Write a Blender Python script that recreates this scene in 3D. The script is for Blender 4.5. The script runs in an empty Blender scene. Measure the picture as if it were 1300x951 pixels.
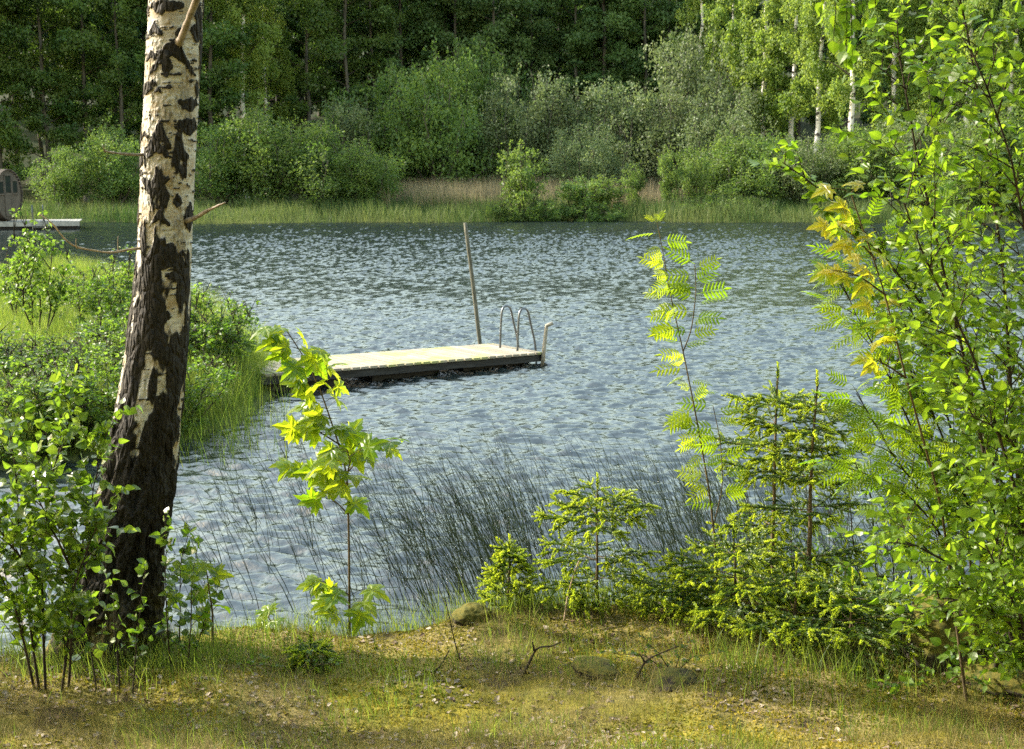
import bpy, math, random
import numpy as np
from mathutils import Vector

rng = np.random.default_rng(11)
random.seed(11)
sc = bpy.context.scene
COL = sc.collection
W0, H0, FPX = 1300.0, 951.0, 1800.0
CAM = np.array([0.0, 0.0, 3.5])
PITCH = math.radians(9.0)
FW = np.array([0, math.cos(PITCH), -math.sin(PITCH)])
UP = np.array([0, math.sin(PITCH), math.cos(PITCH)])
SUN_AZ, SUN_EL = math.radians(74), math.radians(33)      # azimuth to the left of straight ahead

# ------------------------------------------------------------------ helpers
def ray(u, v):
    return FW + np.array([1.0, 0, 0]) * ((u - W0 / 2) / FPX) + UP * ((H0 / 2 - v) / FPX)

def at(u, v, y):
    """point of the photograph's ray (u, v) at the distance y ahead"""
    d = ray(u, v)
    return CAM + d * (y / d[1])

def hash3(i, j, k):
    h = (i * 374761393 + j * 668265263 + k * 2147483647 + 1013904223) & 0xFFFFFFFF
    h = ((h ^ (h >> 13)) * 1274126177) & 0xFFFFFFFF
    h = ((h ^ (h >> 16)) * 2246822519) & 0xFFFFFFFF
    return ((h ^ (h >> 15)) & 0xFFFFFF) / float(0xFFFFFF)

def vnoise(x, y, z=0.0):
    x, y, z = np.broadcast_arrays(np.asarray(x, float), np.asarray(y, float), np.asarray(z, float))
    xi, yi, zi = np.floor(x).astype(np.int64), np.floor(y).astype(np.int64), np.floor(z).astype(np.int64)
    fx, fy, fz = x - xi, y - yi, z - zi
    fx, fy, fz = fx * fx * (3 - 2 * fx), fy * fy * (3 - 2 * fy), fz * fz * (3 - 2 * fz)
    r = 0.0
    for a in (0, 1):
        wx = fx if a else 1 - fx
        for b in (0, 1):
            wy = fy if b else 1 - fy
            for c in (0, 1):
                wz = fz if c else 1 - fz
                r = r + wx * wy * wz * hash3(xi + a, yi + b, zi + c)
    return r

def fbm(x, y, z=0.0, o=4):
    s, a, t = 0.0, 1.0, 0.0
    for i in range(o):
        s = s + a * vnoise(np.asarray(x) * 2 ** i + 17.3 * i, np.asarray(y) * 2 ** i + 5.1 * i, np.asarray(z) * 2 ** i)
        t += a
        a *= 0.5
    return s / t

def sstep(a, b, x):
    t = np.clip((np.asarray(x, float) - a) / (b - a), 0, 1)
    return t * t * (3 - 2 * t)

def unit(a):
    a = np.asarray(a, float)
    return a / np.maximum(np.linalg.norm(a, axis=-1, keepdims=True), 1e-9)

def frame(d, n):
    """(N,3,3) rotation, leaf axis d along local Y, local Z close to n"""
    Y = unit(d)
    X = np.cross(Y, n)
    bad = np.linalg.norm(X, axis=-1) < 1e-4
    if np.any(bad):
        X[bad] = np.cross(Y[bad], np.array([0.31, 0.77, 0.11]))
    X = unit(X)
    Z = np.cross(X, Y)
    return np.stack([X, Y, Z], axis=-1)

class Geo:
    def __init__(self):
        self.v, self.t, self.f, self.fm, self.n = [], [], [], [], 0

    def add(self, v, faces, tint=0.5, mat=0):
        v = np.asarray(v, float).reshape(-1, 3)
        self.v.append(v)
        self.t.append(np.broadcast_to(np.asarray(tint, float), (len(v),)))
        for f in faces:
            f = np.asarray(f, dtype=np.int64)
            if f.ndim == 1:
                f = f[None]
            self.f.append(f + self.n)
            self.fm.append(np.full(len(f), mat))
        self.n += len(v)

    def inst(self, tv, tf, R, T, tint, scale, mat=0, vein=None):
        N, n = len(T), len(tv)
        if N == 0:
            return
        S = np.broadcast_to(np.asarray(scale, float), (N,))
        V = np.einsum('nij,kj->nki', R, tv) * S[:, None, None] + T[:, None, :]
        off = (np.arange(N) * n)[:, None, None]
        tt = np.broadcast_to(np.asarray(tint, float), (N,))
        self.v.append(V.reshape(-1, 3))
        self.t.append(np.repeat(tt, n) if vein is None else np.clip(tt[:, None] + vein[None], 0, 1).reshape(-1))
        for f in tf:
            f = np.asarray(f, dtype=np.int64)
            self.f.append((f[None] + off).reshape(-1, f.shape[1]) + self.n)
            self.fm.append(np.full(N * len(f), mat))
        self.n += N * n

    def tubes(self, P, R, sides=5, tint=0.5, mat=0, cap=False):
        P = np.asarray(P, float)
        if P.ndim == 2:
            P = P[None]
        N, k, _ = P.shape
        R = np.broadcast_to(np.asarray(R, float), (N, k))
        T = unit(np.gradient(P, axis=1))
        ref = np.zeros_like(T)
        ref[...] = np.array([0.35, 0.85, 0.4])
        ref[np.abs((T * np.array([0.35, 0.85, 0.4])).sum(-1)) > 0.93] = np.array([0.9, -0.2, 0.1])
        U = unit(np.cross(T, ref))
        Vv = np.cross(T, U)
        a = np.arange(sides) * 2 * math.pi / sides
        ring = U[:, :, None, :] * np.cos(a)[None, None, :, None] + Vv[:, :, None, :] * np.sin(a)[None, None, :, None]
        pts = P[:, :, None, :] + ring * R[:, :, None, None]
        i, j = np.meshgrid(np.arange(k - 1), np.arange(sides), indexing='ij')
        j2 = (j + 1) % sides
        q = np.stack([i * sides + j, i * sides + j2, (i + 1) * sides + j2, (i + 1) * sides + j], -1).reshape(-1, 4)
        off = (np.arange(N) * k * sides)[:, None, None]
        tt = np.broadcast_to(np.asarray(tint, float), (N,))
        self.v.append(pts.reshape(-1, 3))
        self.t.append(np.repeat(tt, k * sides))
        self.f.append((q[None] + off).reshape(-1, 4) + self.n)
        self.fm.append(np.full(N * len(q), mat))
        if cap:
            for c in (np.arange(sides)[::-1], np.arange(sides) + (k - 1) * sides):
                self.f.append((c[None] + off[:, 0]) + self.n)
                self.fm.append(np.full(N, mat))
        self.n += N * k * sides

    def box(self, c, ax, ay, az, tint=0.5, mat=0):
        c, ax, ay, az = [np.asarray(q, float) for q in (c, ax, ay, az)]
        v = [c + sx * ax + sy * ay + s2 * az for s2 in (-1, 1) for sy in (-1, 1) for sx in (-1, 1)]
        self.add(v, [[(0, 2, 3, 1), (4, 5, 7, 6), (0, 1, 5, 4), (2, 6, 7, 3), (0, 4, 6, 2), (1, 3, 7, 5)]], tint, mat)

    def build(self, name, mats, parent=None, smooth=False, origin=None):
        V = np.concatenate(self.v)
        if origin is not None:
            V = V - np.asarray(origin, float)
        T = np.concatenate(self.t)
        me = bpy.data.meshes.new(name)
        tot = np.concatenate([np.full(len(f), f.shape[1]) for f in self.f])
        loops = np.concatenate([f.reshape(-1) for f in self.f])
        me.vertices.add(len(V))
        me.vertices.foreach_set('co', V.astype(np.float32).reshape(-1))
        me.loops.add(len(loops))
        me.loops.foreach_set('vertex_index', loops.astype(np.int32))
        me.polygons.add(len(tot))
        me.polygons.foreach_set('loop_start', np.concatenate([[0], np.cumsum(tot)[:-1]]).astype(np.int32))
        me.polygons.foreach_set('loop_total', tot.astype(np.int32))
        me.polygons.foreach_set('material_index', np.concatenate(self.fm).astype(np.int32))
        me.polygons.foreach_set('use_smooth', np.full(len(tot), bool(smooth)))
        at_ = me.attributes.new('tint', 'FLOAT', 'POINT')
        at_.data.foreach_set('value', T.astype(np.float32))
        for m in (mats if isinstance(mats, (list, tuple)) else [mats]):
            me.materials.append(m)
        me.update(calc_edges=True)
        me.validate()
        o = bpy.data.objects.new(name, me)
        COL.objects.link(o)
        if parent is not None:
            o.parent = parent
        elif origin is not None:
            o.location = origin
        return o

def empty(name, loc, rz=0.0):
    o = bpy.data.objects.new(name, None)
    o.empty_display_size = 0.2
    COL.objects.link(o)
    o.location = loc
    o.rotation_euler = (0, 0, rz)
    return o

def tag(o, label=None, cat=None, group=None, kind=None):
    if label: o['label'] = label
    if cat: o['category'] = cat
    if group: o['group'] = group
    if kind: o['kind'] = kind
    return o

def copy_tree(o, parent=None):
    c = o.copy()
    COL.objects.link(c)
    if parent is not None:
        c.parent = parent
    for ch in list(o.children):
        copy_tree(ch, c)
    return c

# ------------------------------------------------------------------ materials
class NT:
    def __init__(self, name):
        self.m = bpy.data.materials.new(name)
        self.m.use_nodes = True
        self.t = self.m.node_tree
        self.t.nodes.clear()
        self.out = self.n('ShaderNodeOutputMaterial')

    def n(self, typ, **kw):
        nd = self.t.nodes.new(typ)
        for k, v in kw.items():
            if k.startswith('i_'):
                nd.inputs[k[2:].replace('_', ' ')].default_value = v
            else:
                setattr(nd, k, v)
        return nd

    def l(self, a, b):
        self.t.links.new(a, b)

    def mix(self, fac, a, b, blend='MIX'):
        nd = self.n('ShaderNodeMix', data_type='RGBA', blend_type=blend)
        for s, val in ((0, fac), (6, a), (7, b)):
            if isinstance(val, bpy.types.NodeSocket):
                self.l(val, nd.inputs[s])
            else:
                nd.inputs[s].default_value = (*val, 1) if isinstance(val, tuple) and len(val) == 3 else val
        return nd.outputs[2]

    def noise(self, scale, detail=4, rough=0.55, vec=None, dist=0.0):
        nd = self.n('ShaderNodeTexNoise')
        nd.inputs['Scale'].default_value = scale
        nd.inputs['Detail'].default_value = detail
        nd.inputs['Roughness'].default_value = rough
        nd.inputs['Distortion'].default_value = dist
        if vec is not None:
            self.l(vec, nd.inputs['Vector'])
        return nd.outputs['Fac']

    def mapr(self, v, a, b, c=0.0, d=1.0):
        nd = self.n('ShaderNodeMapRange')
        self.l(v, nd.inputs[0])
        for i, x in enumerate((a, b, c, d)):
            nd.inputs[i + 1].default_value = x
        return nd.outputs[0]

    def coords(self, scale=(1, 1, 1), kind='Object'):
        tc = self.n('ShaderNodeTexCoord')
        mp = self.n('ShaderNodeMapping')
        mp.inputs['Scale'].default_value = scale
        self.l(tc.outputs[kind], mp.inputs['Vector'])
        return mp.outputs[0]

    def attr(self, name):
        nd = self.n('ShaderNodeAttribute', attribute_name=name)
        return nd.outputs['Fac']

    def bump(self, h, strength=0.5, dist=0.01):
        nd = self.n('ShaderNodeBump')
        nd.inputs['Strength'].default_value = strength
        nd.inputs['Distance'].default_value = dist
        self.l(h, nd.inputs['Height'])
        return nd.outputs[0]

    def principled(self, col, rough=0.8, spec=0.3, metal=0.0, normal=None):
        p = self.n('ShaderNodeBsdfPrincipled')
        for key, val in (('Base Color', col), ('Roughness', rough), ('Specular IOR Level', spec), ('Metallic', metal)):
            if isinstance(val, bpy.types.NodeSocket):
                self.l(val, p.inputs[key])
            else:
                p.inputs[key].default_value = (*val, 1) if isinstance(val, tuple) else val
        if normal is not None:
            self.l(normal, p.inputs['Normal'])
        return p.outputs[0]

    def done(self, sh):
        self.l(sh, self.out.inputs['Surface'])
        return self.m

def leaf_mat(name, c1, c2, t1, t2, trans=0.45, rough=0.45, spec=0.4, objvar=0.0):
    m = NT(name)
    tint = m.attr('tint')
    col = m.mix(tint, c1, c2)
    tcol = m.mix(tint, t1, t2)
    if objvar > 0:
        oi = m.n('ShaderNodeObjectInfo')
        hs = m.n('ShaderNodeHueSaturation')
        m.l(m.mapr(oi.outputs['Random'], 0, 1, 1 - objvar, 1 + objvar), hs.inputs['Value'])
        m.l(m.mapr(oi.outputs['Random'], 0, 1, 0.485, 0.51), hs.inputs['Hue'])
        m.l(col, hs.inputs['Color'])
        col = hs.outputs[0]
    p = m.principled(col, rough, spec)
    tr = m.n('ShaderNodeBsdfTranslucent')
    m.l(tcol, tr.inputs['Color'])
    mx = m.n('ShaderNodeMixShader')
    mx.inputs[0].default_value = trans
    m.l(p, mx.inputs[1])
    m.l(tr.outputs[0], mx.inputs[2])
    return m.done(mx.outputs[0])

def wood_mat(name, c1, c2, scale=(6, 6, 1.5), rough=0.9, bump=0.01, spec=0.2):
    m = NT(name)
    v = m.coords(scale)
    nz = m.noise(3.0, 5, 0.6, v)
    col = m.mix(m.mapr(nz, 0.35, 0.65), c1, c2)
    return m.done(m.principled(col, rough, spec, 0, m.bump(nz, 0.6, bump)))

M = {}
M['leaf_far'] = leaf_mat('leaf far wood', (.036, .075, .020), (.085, .13, .030), (.10, .20, .02), (.20, .30, .035), .42, .5, .3, .14)
M['leaf_far_dark'] = leaf_mat('leaf deep wood', (.045, .09, .03), (.09, .15, .045), (.10, .21, .03), (.18, .30, .05), .35, .55, .3, .18)
M['leaf_birch_far'] = leaf_mat('leaf far birch', (.085, .14, .026), (.15, .21, .045), (.25, .38, .04), (.38, .48, .07), .45, .5, .3, .10)
M['leaf_willow'] = leaf_mat('leaf grey willow', (.08, .115, .05), (.14, .18, .08), (.14, .21, .06), (.23, .29, .09), .38, .5, .35, .12)
M['leaf_bush'] = leaf_mat('leaf shore bush', (.045, .09, .026), (.10, .155, .036), (.13, .24, .03), (.23, .33, .05), .42, .5, .3, .15)
M['leaf_mid'] = leaf_mat('leaf point shrub', (.028, .058, .012), (.08, .13, .022), (.11, .23, .015), (.24, .38, .035), .45, .42, .4, .12)
M['leaf_alder'] = leaf_mat('leaf fresh shrub', (.035, .078, .010), (.09, .15, .015), (.17, .34, .010), (.36, .52, .025), .48, .38, .35)
M['leaf_left'] = leaf_mat('leaf glossy shrub', (.030, .064, .010), (.075, .12, .018), (.14, .29, .010), (.30, .44, .03), .42, .28, .55)
M['leaf_maple'] = leaf_mat('leaf young maple', (.06, .12, .012), (.14, .19, .018), (.24, .44, .01), (.56, .66, .02), .55, .36, .4)
M['leaf_maple_gold'] = leaf_mat('leaf golden maple', (.10, .16, .015), (.24, .20, .025), (.36, .54, .015), (.72, .62, .03), .58, .34, .5)
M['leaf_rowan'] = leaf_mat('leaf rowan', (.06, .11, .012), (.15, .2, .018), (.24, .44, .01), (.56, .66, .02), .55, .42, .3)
M['leaf_grass'] = leaf_mat('blade green', (.035, .075, .012), (.13, .16, .03), (.11, .22, .02), (.32, .38, .05), .45, .5, .3)
M['leaf_straw'] = leaf_mat('blade straw', (.09, .09, .022), (.25, .20, .085), (.16, .16, .03), (.32, .26, .10), .35, .6, .2)
M['leaf_shoregrass'] = leaf_mat('blade shore', (.03, .065, .018), (.13, .15, .055), (.06, .13, .02), (.19, .23, .06), .35, .6, .2)
M['leaf_reed_dry'] = leaf_mat('blade dry reed', (.15, .14, .075), (.32, .26, .17), (.17, .15, .07), (.30, .25, .15), .3, .7, .2)
M['rush'] = leaf_mat('stem rush', (.010, .022, .010), (.03, .055, .016), (.03, .06, .015), (.06, .1, .02), .12, .4, .5)
M['needle'] = leaf_mat('needle old', (.028, .062, .014), (.075, .12, .02), (.06, .13, .01), (.13, .22, .02), .25, .45, .4)
M['needle_new'] = leaf_mat('needle new', (.15, .22, .02), (.26, .32, .03), (.40, .52, .025), (.58, .66, .04), .48, .45, .4)
M['moss'] = leaf_mat('moss tuft', (.075, .09, .012), (.27, .21, .028), (.16, .18, .015), (.36, .3, .03), .3, .8, .1)
M['litter'] = leaf_mat('litter flake', (.09, .055, .03), (.36, .30, .23), (.06, .04, .02), (.15, .11, .06), .12, .7, .2)
M['wood_dark'] = wood_mat('bark dark twig', (.018, .014, .011), (.05, .04, .03))
M['wood_stem'] = wood_mat('bark young stem', (.05, .038, .022), (.12, .09, .05))
M['wood_grey'] = wood_mat('bark grey alder', (.045, .04, .034), (.11, .10, .085), (3, 3, .8), .9, .03)
M['wood_twig'] = wood_mat('bark dry twig', (.20, .15, .10), (.38, .30, .21), (10, 10, 10), .8, .002)
M['wood_pale'] = wood_mat('pale peeled twig', (.13, .105, .085), (.26, .22, .18), (10, 10, 10), .8, .002)

def far_birch_bark():
    m = NT('bark far birch')
    n1 = m.noise(1.0, 3, .6, m.coords((2.2, 2.2, 3.2)))
    col = m.mix(m.mapr(n1, .54, .6), (.62, .58, .53), (.07, .06, .055))
    return m.done(m.principled(col, .75, .2))
M['bark_birch_far'] = far_birch_bark()

def birch_bark():
    m = NT('bark old birch')
    dark = m.attr('tint')
    v = m.coords((1, 1, 1))
    fine = m.noise(60, 4, .65, v)
    band = m.noise(1.0, 4, .6, m.coords((9, 9, 70)))
    blot = m.noise(11, 4, .6, v)
    white = m.mix(m.mapr(band, .35, .7), (.50, .49, .465), (.28, .262, .23))
    white = m.mix(m.mapr(blot, .42, .68), white, (.27, .21, .13))
    white = m.mix(m.mapr(fine, .58, .72, 0, .6), white, (.2, .165, .125))
    blk = m.mix(m.mapr(fine, .3, .7), (.007, .0065, .006), (.034, .030, .026))
    sep = m.n('ShaderNodeSeparateXYZ')
    m.l(m.coords(), sep.inputs[0])
    mossf = m.n('ShaderNodeMath', operation='MULTIPLY')
    m.l(m.mapr(sep.outputs[2], .45, .05), mossf.inputs[0])
    m.l(m.mapr(m.noise(9, 4, .6, v), .42, .58), mossf.inputs[1])
    blk = m.mix(mossf.outputs[0], blk, (.10, .085, .018))
    col = m.mix(m.mapr(dark, .30, .72), white, blk)
    hsum = m.n('ShaderNodeMath', operation='MULTIPLY_ADD')
    m.l(fine, hsum.inputs[0]); hsum.inputs[1].default_value = .6; m.l(blot, hsum.inputs[2])
    vor = m.n('ShaderNodeTexVoronoi', feature='DISTANCE_TO_EDGE')
    vor.inputs['Scale'].default_value = 1.0
    wv = m.n('ShaderNodeVectorMath', operation='ADD')
    nz = m.n('ShaderNodeTexNoise'); nz.inputs['Scale'].default_value = .45; nz.inputs['Detail'].default_value = 3
    pv = m.coords((34, 34, 11)); m.l(pv, nz.inputs['Vector'])
    m.l(pv, wv.inputs[0]); m.l(nz.outputs['Color'], wv.inputs[1]); m.l(wv.outputs[0], vor.inputs['Vector'])
    plate = m.n('ShaderNodeMath', operation='MULTIPLY')
    m.l(m.mapr(vor.outputs['Distance'], 0, .3), plate.inputs[0]); m.l(dark, plate.inputs[1])
    b1 = m.n('ShaderNodeBump'); b1.inputs['Strength'].default_value = .9; b1.inputs['Distance'].default_value = .022
    m.l(plate.outputs[0], b1.inputs['Height'])
    b2 = m.n('ShaderNodeBump'); b2.inputs['Strength'].default_value = .7; b2.inputs['Distance'].default_value = .006
    m.l(hsum.outputs[0], b2.inputs['Height']); m.l(b1.outputs[0], b2.inputs['Normal'])
    return m.done(m.principled(col, .8, .22, 0, b2.outputs[0]))
M['bark_birch'] = birch_bark()

def ground_mat():
    m = NT('ground')
    v = m.coords()
    sep = m.n('ShaderNodeSeparateXYZ'); m.l(v, sep.inputs[0])
    big, mid, fine = m.noise(1.1, 4, .6, v), m.noise(6, 5, .6, v), m.noise(55, 4, .7, v)
    moss = m.mix(m.mapr(mid, .35, .65), (.21, .175, .022), (.085, .09, .016))
    straw = m.mix(m.mapr(fine, .35, .65), (.27, .21, .09), (.11, .085, .04))
    near = m.mix(m.mapr(big, .42, .6), moss, straw)
    near = m.mix(m.mapr(m.noise(3.1, 3, .6, v), .56, .66), near, (.075, .055, .032))
    near = m.mix(m.mapr(fine, .55, .8, 0, .7), near, (.05, .04, .02))
    grass = m.mix(m.mapr(m.noise(.35, 5, .6, v), .35, .65), (.06, .085, .02), (.12, .125, .035))
    grass = m.mix(m.mapr(m.noise(14, 3, .7, v), .4, .7), grass, (.03, .045, .014))
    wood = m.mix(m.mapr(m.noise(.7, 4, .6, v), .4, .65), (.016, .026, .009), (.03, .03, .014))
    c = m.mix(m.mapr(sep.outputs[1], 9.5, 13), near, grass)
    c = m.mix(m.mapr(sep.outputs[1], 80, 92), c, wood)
    c = m.mix(m.mapr(sep.outputs[2], .06, -.06), c, (.03, .026, .016))
    h = m.n('ShaderNodeMath', operation='MULTIPLY_ADD')
    m.l(mid, h.inputs[0]); h.inputs[1].default_value = 2.0; m.l(fine, h.inputs[2])
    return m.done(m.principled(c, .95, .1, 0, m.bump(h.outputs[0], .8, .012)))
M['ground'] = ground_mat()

def rock_mat():
    m = NT('mossy rock')
    v = m.coords()
    n1 = m.noise(9, 6, .65, v)
    col = m.mix(m.mapr(n1, .35, .65), (.020, .016, .012), (.06, .05, .04))
    geo = m.n('ShaderNodeNewGeometry')
    sep = m.n('ShaderNodeSeparateXYZ'); m.l(geo.outputs['Normal'], sep.inputs[0])
    a = m.n('ShaderNodeMath', operation='ADD'); m.l(sep.outputs[2], a.inputs[0])
    oi = m.n('ShaderNodeObjectInfo')
    am = m.n('ShaderNodeMath', operation='MULTIPLY_ADD'); m.l(oi.outputs['Alpha'], am.inputs[0]); am.inputs[1].default_value = 1.0
    m.l(m.mapr(m.noise(5, 4, .6, v), .3, .7, -1.5, -.5), am.inputs[2])
    m.l(am.outputs[0], a.inputs[1])
    moss = m.mix(m.mapr(m.noise(40, 3, .6, v), .35, .65), (.10, .085, .014), (.05, .055, .012))
    col = m.mix(m.mapr(a.outputs[0], .35, .65), col, moss)
    return m.done(m.principled(col, .92, .2, 0, m.bump(n1, .9, .02)))
M['rock'] = rock_mat()

def water_mat():
    m = NT('lake water')
    v = m.coords((1, 1.7, 1))
    a = m.noise(11, 3, .6, v, .5)
    sh = m.principled((.010, .015, .015), .11, .5, 0, m.bump(a, .8, .009))
    sh.node.inputs['IOR'].default_value = 1.75
    return m.done(sh)
M['water'] = water_mat()

def deck_mat():
    m = NT('weathered deck')
    v = m.coords((1, 1, 1))
    tint = m.attr('tint')
    g = m.noise(1.0, 4, .6, m.coords((30, 3, 30)))
    col = m.mix(tint, (.15, .135, .11), (.275, .25, .21))
    col = m.mix(m.mapr(g, .4, .7, 0, .5), col, (.22, .19, .14))
    col = m.mix(m.mapr(m.noise(2.3, 4, .6, v), .50, .62, 0, .75), col, (.24, .26, .08))
    return m.done(m.principled(col, .85, .25, 0, m.bump(g, .4, .004)))
M['deck'] = deck_mat()
M['beam'] = wood_mat('shaded beam', (.012, .0125, .014), (.036, .037, .040), (1.2, 1.2, 14), .7, .004)  # beam colour blackened to carry the shadow on the dock's side
M['float'] = wood_mat('black float', (.008, .008, .009), (.02, .02, .022), (2, 2, 2), .6, .004)
M['post'] = wood_mat('grey post', (.045, .047, .038), (.13, .125, .10), (14, 14, 2), .85, .003)
M['endbeam'] = wood_mat('grey end plank', (.24, .22, .19), (.40, .37, .32), (10, 10, 4), .85, .003)
M['pole_pale'] = wood_mat('pale corner post', (.15, .135, .11), (.30, .27, .22), (14, 14, 3), .8, .002)

def metal(name, c, r):
    m = NT(name)
    n = m.noise(20, 3, .6, m.coords())
    return m.done(m.principled(c, m.mapr(n, .3, .7, r - .06, r + .1), .5, 1.0))
M['steel'] = metal('galvanised steel', (.12, .13, .15), .4)
M['iron'] = metal('dark iron band', (.10, .095, .09), .5)
M['sauna_wood'] = wood_mat('sauna staves', (.035, .029, .025), (.08, .065, .055), (1, 9, 9), .8, .01)
M['sauna_end'] = wood_mat('sauna end boards', (.055, .047, .04), (.105, .09, .075), (1, 8, 1.2), .8, .01)
m_ = NT('window glass'); M['glass'] = m_.done(m_.principled((.02, .025, .025), .06, .6))
M['jetty'] = wood_mat('pale jetty', (.17, .17, .165), (.28, .275, .265), (2, 2, 2), .75, .003)

# ------------------------------------------------------------------ leaf templates
def t_diamond():
    return np.array([(0, 0, 0), (.36, .48, .10), (0, 1, 0), (-.36, .48, .10)]), [np.array([(0, 1, 2), (0, 2, 3)])]

def t_ovate(width=.36, fold=.10, droop=.22, rows=(0, .12, .32, .55, .78, 1.0)):
    wd = {0: 0.0, .12: .62, .32: 1.0, .55: .93, .78: .52, 1.0: 0.0}
    v, f = [], []
    for y in rows:
        w = wd[y] * width
        z = -droop * y * y
        v += [(-w, y, z + fold * w / width), (0, y, z), (w, y, z + fold * w / width)]
    for i in range(len(rows) - 1):
        a = i * 3
        f += [(a, a + 1, a + 4, a + 3), (a + 1, a + 2, a + 5, a + 4)]
    return np.array(v), [np.array(f)]

def t_maple():
    half = [(0.0, 0.0), (.15, -.09), (.40, -.12), (.34, .04), (.44, .10), (.70, .24), (.53, .33), (.60, .47), (.40, .46),
            (.23, .40), (.30, .60), (.17, .68), (.13, .84), (0.0, 1.04)]
    pts = half + [(-x, y) for x, y in half[-2:0:-1]]
    v, vein = [(0, .20, 0.0)], [.35]
    n = len(pts)
    def lift(x, y):
        return -.34 * (x * x + (y - .25) ** 2) + .13 * abs(x)
    tips = {(.40, -.12): 1, (.70, .24): 1, (0.0, 1.04): 1, (-.40, -.12): 1, (-.70, .24): 1}
    for x, y in pts:
        tip = (x, y) in tips
        v.append((x, y, lift(x, y) - (.05 if tip else 0)))
        vein.append(.25 if tip else -.2)
    for x, y in pts:                                     # an inner ring half way out
        tip = (x, y) in tips
        xm, ym = x * .55, .20 + (y - .20) * .55
        v.append((xm, ym, lift(xm, ym) + (-.03 if tip else .025)))
        vein.append(.35 if tip else -.12)
    f3 = [(0, 1 + n + i, 1 + n + (i + 1) % n) for i in range(n)]
    f4 = [(1 + n + i, 1 + i, 1 + (i + 1) % n, 1 + n + (i + 1) % n) for i in range(n)]
    return np.array(v), [np.array(f3), np.array(f4)], np.array(vein)

def t_pinnate(pairs=6):
    lv, lf = t_ovate(.14, .05, .15, (0, .12, .32, .78, 1.0))
    g_v, g_f, n = [], [], 0
    def leaflet(pos, d, s):
        nonlocal n
        R = frame(np.array([d], float), np.array([[0, 0, 1.0]]))[0]
        g_v.append(lv @ R.T * s + pos)
        g_f.append(lf[0] + n)
        n += len(lv)
    def rach(t):
        return np.array([0, t, .10 * t - .30 * t * t])
    for i in range(pairs):
        t = .25 + .65 * i / (pairs - 1)
        L = .36 * (1 - .25 * abs(t - .5))
        for s in (-1, 1):
            leaflet(rach(t), (s, .55, -.12), L)
    leaflet(rach(.96), (0, 1, -.3), .34)
    v = np.concatenate(g_v)
    r = [rach(t) + np.array(o) for t in (0, .5, 1) for o in ((-.008, 0, 0), (.008, 0, 0))]
    v = np.concatenate([v, np.array(r)])
    return v, [np.concatenate(g_f), np.array([(n, n + 1, n + 3, n + 2), (n + 2, n + 3, n + 5, n + 4)])]

def t_shoot(nn=46, nl=.26, w=.045, flat=.55, seed=1):
    r = np.random.default_rng(seed)
    v, f = [], []
    for i in range(nn):
        y = (i + r.random()) / nn
        a = r.random() * 2 * math.pi
        d = unit(np.array([math.cos(a), .75 + .5 * y, math.sin(a) * flat + .12]))
        s = unit(np.cross(d, r.normal(size=3))) * w / 2
        b = np.array([0, y, -.10 * y * y])
        L = nl * (.75 + .4 * r.random())
        k = len(v)
        v += [b - s, b + s, b + d * L * .6 + s * .9, b + d * L, b + d * L * .6 - s * .9]
        f.append((k, k + 1, k + 2, k + 3, k + 4))
    k = len(v)
    for t in (0, 1):
        for o in ((-.03, 0), (.03, 0), (0, .04)):
            v.append((o[0], t * .95, o[1] - .10 * t))
    q = [(k, k + 1, k + 4, k + 3), (k + 1, k + 2, k + 5, k + 4), (k + 2, k, k + 3, k + 5)]
    return np.array(v), [np.array(f), np.array(q)]

DIA = t_diamond(); OVA = t_ovate(); OVAR = t_ovate(.42, .08, .25); MAP = t_maple(); MAPV = MAP[2]; PIN = t_pinnate()
LANC = t_ovate(.17, .05, .25)
MIX = [t_ovate(.36, .10, .22), t_ovate(.30, .20, .55), t_ovate(.40, .04, -.15), t_ovate(.27, .14, .35)]
MIXR = [t_ovate(.42, .08, .25), t_ovate(.36, .20, .6), t_ovate(.46, .03, -.15)]
OVA_S = t_ovate(.38, .10, .2, (0, .32, .78, 1.0))

# ------------------------------------------------------------------ terrain
PT = np.array([(-90, 13.0), (-12, 14.0), (-5.5, 15.4), (-4.1, 16.7), (-3.6, 18.3), (-3.5, 20.2), (-3.7, 21.6), (-4.5, 24), (-6.3, 29), (-10.5, 36), (-18, 43), (-35, 50), (-90, 52)], float)

def poly_sd(x, y):
    """signed distance to the point of land, positive inside"""
    x, y = np.asarray(x, float), np.asarray(y, float)
    best = np.full(x.shape, 1e9)
    inside = np.zeros(x.shape, bool)
    for (ax, ay), (bx, by) in zip(PT, np.roll(PT, -1, 0)):
        ex, ey = bx - ax, by - ay
        t = np.clip(((x - ax) * ex + (y - ay) * ey) / (ex * ex + ey * ey), 0, 1)
        best = np.minimum(best, np.hypot(x - ax - t * ex, y - ay - t * ey))
        c = ((ay > y) != (by > y)) & (x < (bx - ax) * (y - ay) / (by - ay + 1e-12) + ax)
        inside ^= c
    return np.where(inside, best, -best)

def far_shore(x):
    x = np.asarray(x, float)
    return 70.0 + 1.1 * np.sin(x * .21 + 1) + .6 * np.sin(x * .53) - 5.5 * sstep(-17, -34, x) - 6 * sstep(22, 40, x)

def crest(x):
    x = np.asarray(x, float)
    return 8.15 + .16 * np.sin(x * 1.3) + .08 * np.sin(x * 3.7 + 1) - .85 * sstep(-1.6, -3.4, x) + .1 * sstep(1, 3, x)

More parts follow.
